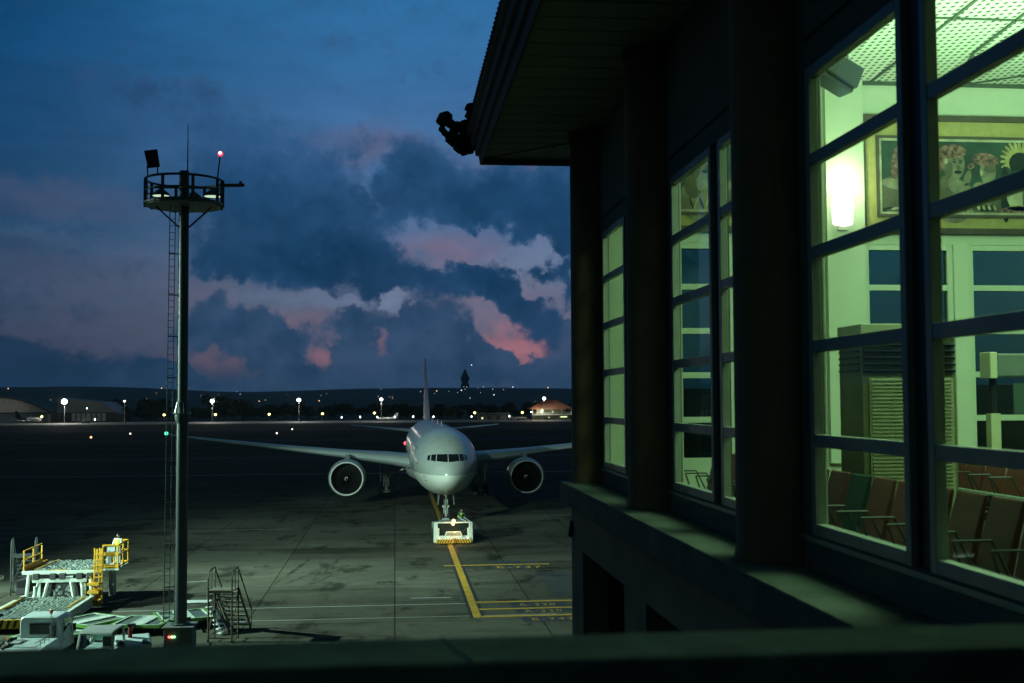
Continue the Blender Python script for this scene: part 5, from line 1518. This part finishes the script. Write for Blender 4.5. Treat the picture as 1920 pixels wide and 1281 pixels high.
# ================================================================ STEPS
def steps(name, label, loc, rz, w, h, run, nst, frame, tread, rail_h=.95, plat=1.0, group=None):
    t = thing(name, label, 'steps', loc, rz, group)
    MB().box((0,0,h-.03),(w,plat,.06)).build('platform', tread, t)
    f = MB()
    for s in (-1, 1):
        x = s*w/2
        f.tube((x,-plat/2,0),(x,-plat/2,h),.042); f.tube((x,plat/2,0),(x,plat/2,h),.042)
        f.bar((x,plat/2,h),(x*.92,plat/2+run,.1),.05,.14)
        f.tube((x,-plat/2,.25),(x,plat/2,.25),.025); f.bar((x,-plat/2,.3),(x,plat/2,h-.1),.035,.035)
    f.bar((-w/2,-plat/2,.2),(w/2,-plat/2,.2),.04,.04); f.bar((-w/2+.25,-plat/2,h-.05),(w/2-.15,-plat/2+.2,.35),.04,.04); f.bar((w/2-.55,-plat/2,h-.05),(-w/2,-plat/2+.1,.55),.04,.04)
    f.bar((-w/2,-plat/2,h-.05),(w/2,-plat/2,h-.05),.06,.10)
    f.build('frame', frame, t)
    for k in range(1, nst):
        u = k/nst; MB().box((0,plat/2+run*u,h*(1-u)),(w*.90,.26,.06)).build('tread', tread, t)
    for s in (-1, 1):
        x = s*w/2
        r = MB().path([(x,-plat/2,h),(x,-plat/2,h+rail_h*.6),(x,-plat/2+.15,h+rail_h*.9),(x,0,h+rail_h),(x,plat/2-.05,h+rail_h),(x,plat/2+run,.95)], .036)
        r.tube((x,0,h),(x,0,h+rail_h),.022).tube((x,plat/2,h),(x,plat/2,h+rail_h*.95),.022)
        if run > 0: r.tube((x,plat/2+run,.1),(x,plat/2+run,.95),.022)
        r.build('handrail', frame, t)
    for x, y in ((-w/2,-plat/2),(w/2,-plat/2),(-w/2,plat/2+run*.9),(w/2,plat/2+run*.9)):
        MB().tube((x-.03,y,.08),(x+.03,y,.08),.08,n=12).build('caster', TYRE, t)
    return t
STEEL_D = mk('brown_steel', (.09,.075,.04), .6, .2, var=.3, scale=5)
steps('maintenance_steps', 'dark steel maintenance steps with curved handrails standing in the open by the mast', (-8.05, 56.5, 0), radians(-9), 1.12, 2.40, 2.3, 9, STEEL_D, mk('worn_tread', (.26,.25,.18), .6, var=.3, scale=5))
steps('maintenance_steps', 'dim maintenance steps standing behind the left end of the cargo loader', (-21.7, 71.5, 0), radians(10), 1.3, 2.3, 2.2, 9, mk('dark_grey_steel', (.05,.06,.06), .6, .3), MATS['dark_grey_steel'])
def white_steps():
    t = thing('access_steps', 'bright white access steps with a thin rail half hidden behind the mast', 'steps', (-9.85, 58.9, 0), 0)
    MB().box((0,0,1.42),(1.7,.85,.06)).build('platform', mk('white_steel', (.75,.80,.78), .4), t)
    MB().path([(-.8,.4,2.3),(.62,.4,2.36),(.62,.4,1.45)], .022).path([(-.8,.4,2.3),(-.8,.4,1.45)], .022).build('handrail', MATS['white_steel'], t)
    for k in range(7): MB().box((.92+.11*k,-.45-.10*k,1.24-.19*k),(.26,.5,.04), rz=-.7).build('tread', MATS['white_steel'], t)
    f = MB().bar((.75,-.15,1.4),(1.55,-.9,.05),.05,.10).bar((.95,.15,1.4),(1.85,-.75,.05),.05,.10)
    for x, y in ((-.8,-.4),(-.8,.4),(.7,.4)): f.tube((x,y,0),(x,y,1.4),.03)
    f.build('frame', mk('blue_grey_steel', (.10,.12,.16), .5), t)
white_steps()

# ================================================================ TRUCKS AND DOLLIES
VW2 = mk('pale_truck_paint', (.55,.66,.66), .3, var=.06, scale=1.5)
def truck():
    t = thing('service_truck', 'white service truck with a rounded cab, orange beacon and slatted rear body', 'truck', (-15.25, 52.6, 0), radians(-4)); t.scale = (.9,.9,.9)
    # cab: rounded section extruded along its length
    def ring(y, w, z0, z1, r=.25):
        pts = []
        for (cx, cz, a0) in ((w/2-r,z1-r,0),(-w/2+r,z1-r,pi/2)):
            for i in range(6): a = a0+pi/2*i/5; pts.append((cx+r*cos(a), y, cz+r*sin(a)))
        pts += [(-w/2-.04,y,z0),(w/2+.04,y,z0)]
        return pts
    MB().loft([ring(0.02,1.86,.6,2.16,.2),ring(.10,1.96,.6,2.22,.22),ring(1.2,1.98,.6,2.25,.22),ring(1.62,1.92,.6,2.12,.24),ring(1.9,1.86,.6,1.35,.2)]).build('cab', VW2, t, smooth=35)
    MB().box((.0,0.0,1.62),(.92,.06,.42)).build('rear_window', VGL, t, bevel=.05)
    MB().box((.0,-.005,1.62),(1.02,.05,.52)).build('window_seal', VDK, t, bevel=.06)
    MB().add([(1.00,.30,1.28),(1.00,1.45,1.20),(1.00,1.40,1.85),(1.00,1.15,2.02),(1.00,.34,2.04),(.97,.30,1.28),(.97,1.45,1.20),(.93,1.40,1.85),(.90,1.15,2.02),(.90,.34,2.04)],[(0,1,2,3,4),(5,6,7,8,9),(0,1,6,5),(1,2,7,6),(2,3,8,7),(3,4,9,8),(4,0,5,9)]).build('side_window', VGL, t)
    MB().path([(1.005,.2,2.1),(1.005,.2,.65),(1.005,1.5,.65),(1.005,1.5,1.2)], .012).build('door_seam', VDK, t); MB().box((1.01,.36,1.08),(.03,.16,.04)).build('door_handle', VDK, t)
    MB().box((1.14,1.45,1.45),(.08,.16,.34)).tube((1.0,1.45,1.6),(1.12,1.45,1.6),.015).build('mirror', VDK, t)
    MB().path([(1.0,.3,1.9),(1.04,.9,1.45)], .012).build('hand_hold', VW2, t)
    MB().tube((.58,-.18,1.2),(.58,-.18,2.42),.02).build('beacon_pole', GALV, t)
    MB().lathe([(.07,2.38),(.075,2.5),(.05,2.58),(.005,2.6)], 14, 'Z', (.58,-.18,0)).build('beacon', mk('orange_lens', (.5,.10,.02), .3), t, smooth=50)
    MB().box((.62,-.12,1.3),(.28,.14,1.0)).build('exhaust_stack', VDK, t, bevel=.04)
    # rear body
    MB().loft([ring(-2.4,2.0,.5,1.06,.12),ring(-2.3,2.05,.5,1.18,.12),ring(-.32,2.08,.5,1.25,.14),ring(-.22,2.04,.5,1.2,.12)]).build('rear_body', VW2, t, smooth=35)
    s = MB()
    for k in range(11): s.box((.05,-2.1+.15*k,1.262-.0045*(11-k)),(1.05,.10,.025))
    s.build('slatted_cover', VW2, t)
    MB().lathe([(.05,1.31),(.34,1.29),(.36,1.2)], 24, 'Z', (-.62,-1.0,0)).build('hatch', mk('dark_hatch', (.12,.13,.13), .6), t, smooth=40)
    MB().box((-.55,-1.45,1.28),(.42,.5,.08)).build('filler_box', mk('grey_vehicle_paint', (.3,.33,.32), .5), t, bevel=.02)
    hs = MB().path([(-.95,-.5,1.3),(-1.05,-1.0,1.34),(-.98,-1.6,1.32),(-.7,-2.0,1.28),(-.9,-2.3,1.15)], .07, 8).path([(-1.1,-.7,1.25),(-1.2,-1.4,1.28),(-1.1,-2.2,1.2)], .06, 8)
    hs.build('hose', VDK, t, smooth=60)
    MB().path([(.78,-2.2,1.45),(.80,-.4,1.50)], .016).path([(.60,-2.2,1.40),(.62,-.5,1.45)], .016).build('body_rail', VDK, t)
    for y in (-2.1,-1.55,-1.0,-.45): MB().tube((.78,y,1.18),(.79,y,1.48),.014).build('rail_post', VDK, t)
    for x in (-.85, .85):
        for y in (-1.6, 1.2): MB().lathe([(.15,-.13),(.33,-.13),(.38,-.06),(.38,.06),(.33,.13),(.15,.13)], 20, 'X', (x,y,.38)).build('wheel', TYRE, t, smooth=50)
    MB().sphere((1.02,-.16,.98), .09, 10, 8).build('side_marker', mk('lamp_lens', (.7,.7,.6), .15), t)
truck()
def van():
    t = thing('baggage_tractor', 'grey roofed baggage tractor with an open cab seen just above the parapet', 'baggage tractor', (-12.3, 50.3, 0), radians(-4)); t.scale = (.9,.9,.9)
    MB().loft([[(-.72,-.1,1.83),(.72,-.1,1.83),(.72,.0,1.90),(-.72,.0,1.90)],[(-.80,.3,1.88),(.80,.3,1.88),(.78,.3,1.97),(-.78,.3,1.97)],[(-.80,1.4,1.88),(.80,1.4,1.88),(.78,1.4,1.96),(-.78,1.4,1.96)],[(-.7,1.6,1.84),(.7,1.6,1.84),(.7,1.58,1.9),(-.7,1.58,1.9)]]).build('roof', mk('grey_vehicle_paint', (.30,.33,.32), .5), t, bevel=.03)
    for x in (-.74, .74):
        MB().bar((x,-.08,1.86),(x*1.1,-.28,1.0),.10,.10).bar((x,1.5,1.88),(x*1.05,1.6,.9),.08,.08).build('roof_post', MATS['grey_vehicle_paint'], t)
    MB().box((0,.75,.65),(1.64,2.6,.75)).build('body', VW2, t, bevel=.05)
    MB().box((0,-.2,1.06),(1.5,.06,.2)).build('dash', VDK, t)
    MB().quad((-.70,-.12,1.80),(.70,-.12,1.80),(.76,-.25,1.12),(-.76,-.25,1.12)).build('windscreen', glass('cab_glass', (.75,.85,.82)), t)
    MB().box((.2,1.0,1.2),(.5,.12,.6)).box((.2,.8,1.0),(.5,.5,.12)).build('seat', mk('black_seat', (.015,.016,.016), .7), t, bevel=.03)
    MB().box((-.25,1.55,1.5),(1.0,.05,.55)).build('rear_board', mk('pale_green_panel', (.35,.55,.45), .6, var=.3, scale=3), t)
    MB().box((-.62,.2,1.45),(.16,.03,.5)).build('notice', mk('blue_notice', (.05,.10,.22), .5), t)
    MB().sphere((-.38,.5,1.42), .13, 10, 8).build('headrest', mk('pale_headrest', (.4,.5,.45), .7), t)
    for x in (-.75, .75):
        for y in (-.1, 1.6): MB().lathe([(.1,-.11),(.29,-.11),(.33,0),(.29,.11),(.1,.11)], 18, 'X', (x,y,.33)).build('wheel', TYRE, t, smooth=50)
van()
DGR = mk('green_dolly_frame', (.10,.26,.04), .5, var=.2, scale=3)
DWH = mk('pale_dolly_deck', (.55,.64,.58), .45, var=.15, scale=3)
DPL = mk('dark_dolly_plate', (.10,.13,.12), .5, var=.25, scale=3)
def make_dolly():
    t = thing('container_dolly', '', 'dolly')
    W, L_ = 2.5, 2.6
    MB().box((0,0,.44),(W,L_,.07)).build('deck', DPL, t)
    f = MB()
    for s in (-1, 1): f.bar((s*W/2,-L_/2,.46),(s*W/2,L_/2,.46),.08,.14); f.bar((-W/2,s*L_/2,.46),(W/2,s*L_/2,.46),.08,.14)
    f.build('frame', DGR, t)
    d = MB().box((0,0,.50),(.52,L_-.1,.05))
    for s in (-1, 1):
        for x in (.34, 1.12): d.bar((s*x,-L_/2+.1,.51),(s*x,L_/2-.1,.51),.07,.05)
        for y in (-L_/2+.12, L_/2-.12): d.bar((s*.34,y,.51),(s*1.15,y,.51),.07,.05)
    d.build('deck_strip', DWH, t)
    for x in (-.9, .9):
        for y in (-.9, .9): MB().lathe([(.06,-.08),(.19,-.08),(.22,0),(.19,.08),(.06,.08)], 14, 'X', (x,y,.22)).build('wheel', TYRE, t, smooth=50)
    MB().bar((0,-L_/2,.4),(0,-L_/2-1.0,.35),.07,.07).box((0,-L_/2-.1,.55),(.2,.12,.14)).build('drawbar', VDK, t)
    MB().box((-W/2,-L_/2,.46),(.16,.1,.10)).build('reflector', mk('orange_reflector', (.5,.12,.02), .4), t)
    return t
dol = make_dolly()
for i, (x, y, r, lab) in enumerate(((-12.25,59.3,-9,'green framed container dolly with two dark panels just left of the mast foot'), (-14.9,59.9,-34,'green and white container dolly tilted in view beside the cargo loader'),
                                    (-10.6,60.6,20,'pale container dolly half hidden behind the mast foot'), (-15.9,56.4,-30,'cluttered container dolly right behind the white truck cab'))):
    o = dol if i == 0 else copy_tree(dol)
    o.location = (x, y, 0); o.rotation_euler.z = radians(r); tag(o, lab, None, 'container dollies parked by the cargo loader')
def tow_cart():
    t = thing('tow_cart', 'low white and green cart with a red post between the tractor and the mast foot', 'cart', (-11.2, 51.9, 0), radians(14))
    MB().loft([[(-.75,-.9,.5),(.75,-.9,.5),(.7,-.9,.95),(-.7,-.9,.95)],[(-.75,.4,.5),(.75,.4,.5),(.7,.4,1.2),(-.7,.4,1.2)],[(-.7,.9,.5),(.7,.9,.5),(.6,.9,.9),(-.6,.9,.9)]]).build('body', VW2, t, bevel=.04)
    MB().box((.55,-.1,1.0),(.4,1.5,.14), ry=.35).build('mudguard', mk('dark_green_paint', (.03,.12,.06), .5), t, bevel=.03)
    MB().tube((-.12,.1,1.0),(-.10,.1,1.62),.09,n=10).build('red_post', mk('dark_red_paint', (.20,.025,.02), .5), t)
    MB().box((-.1,.1,1.66),(.26,.2,.10)).build('post_cap', VDK, t, bevel=.02)
    MB().sphere((-.5,-.95,1.05), .16, 10, 8).build('headrest', VDK, t)
    for x in (-.65, .65):
        for y in (-.6, .6): MB().lathe([(.1,-.1),(.26,-.1),(.3,0),(.26,.1),(.1,.1)], 16, 'X', (x,y,.3)).build('wheel', TYRE, t, smooth=50)
tow_cart()
o = MB().lathe([(.20,0),(.20,.04),(.16,.05),(.05,.68),(.01,.70)], 14, 'Z', (-8.05,52.6,0)).build('traffic_bollard', VDK, smooth=40)
tag(o, 'small dark cone standing on the apron right of the mast foot', 'cone')

# ================================================================ HAZE
def haze():
    m = bpy.data.materials.new('evening_haze'); m.use_nodes = True
    N, L = m.node_tree.nodes, m.node_tree.links
    N.clear()
    v = N.new('ShaderNodeVolumePrincipled')
    v.inputs['Color'].default_value = (.62,.84,1.0,1)
    v.inputs['Density'].default_value = 5.5e-5
    v.inputs['Anisotropy'].default_value = 0.2
    o = N.new('ShaderNodeOutputMaterial'); L.new(v.outputs[0], o.inputs['Volume'])
    h = MB().bx(-4700, 4700, -500, 6700, -4.5, 178).build('haze', m)
    tag(h, kind='stuff')
haze()
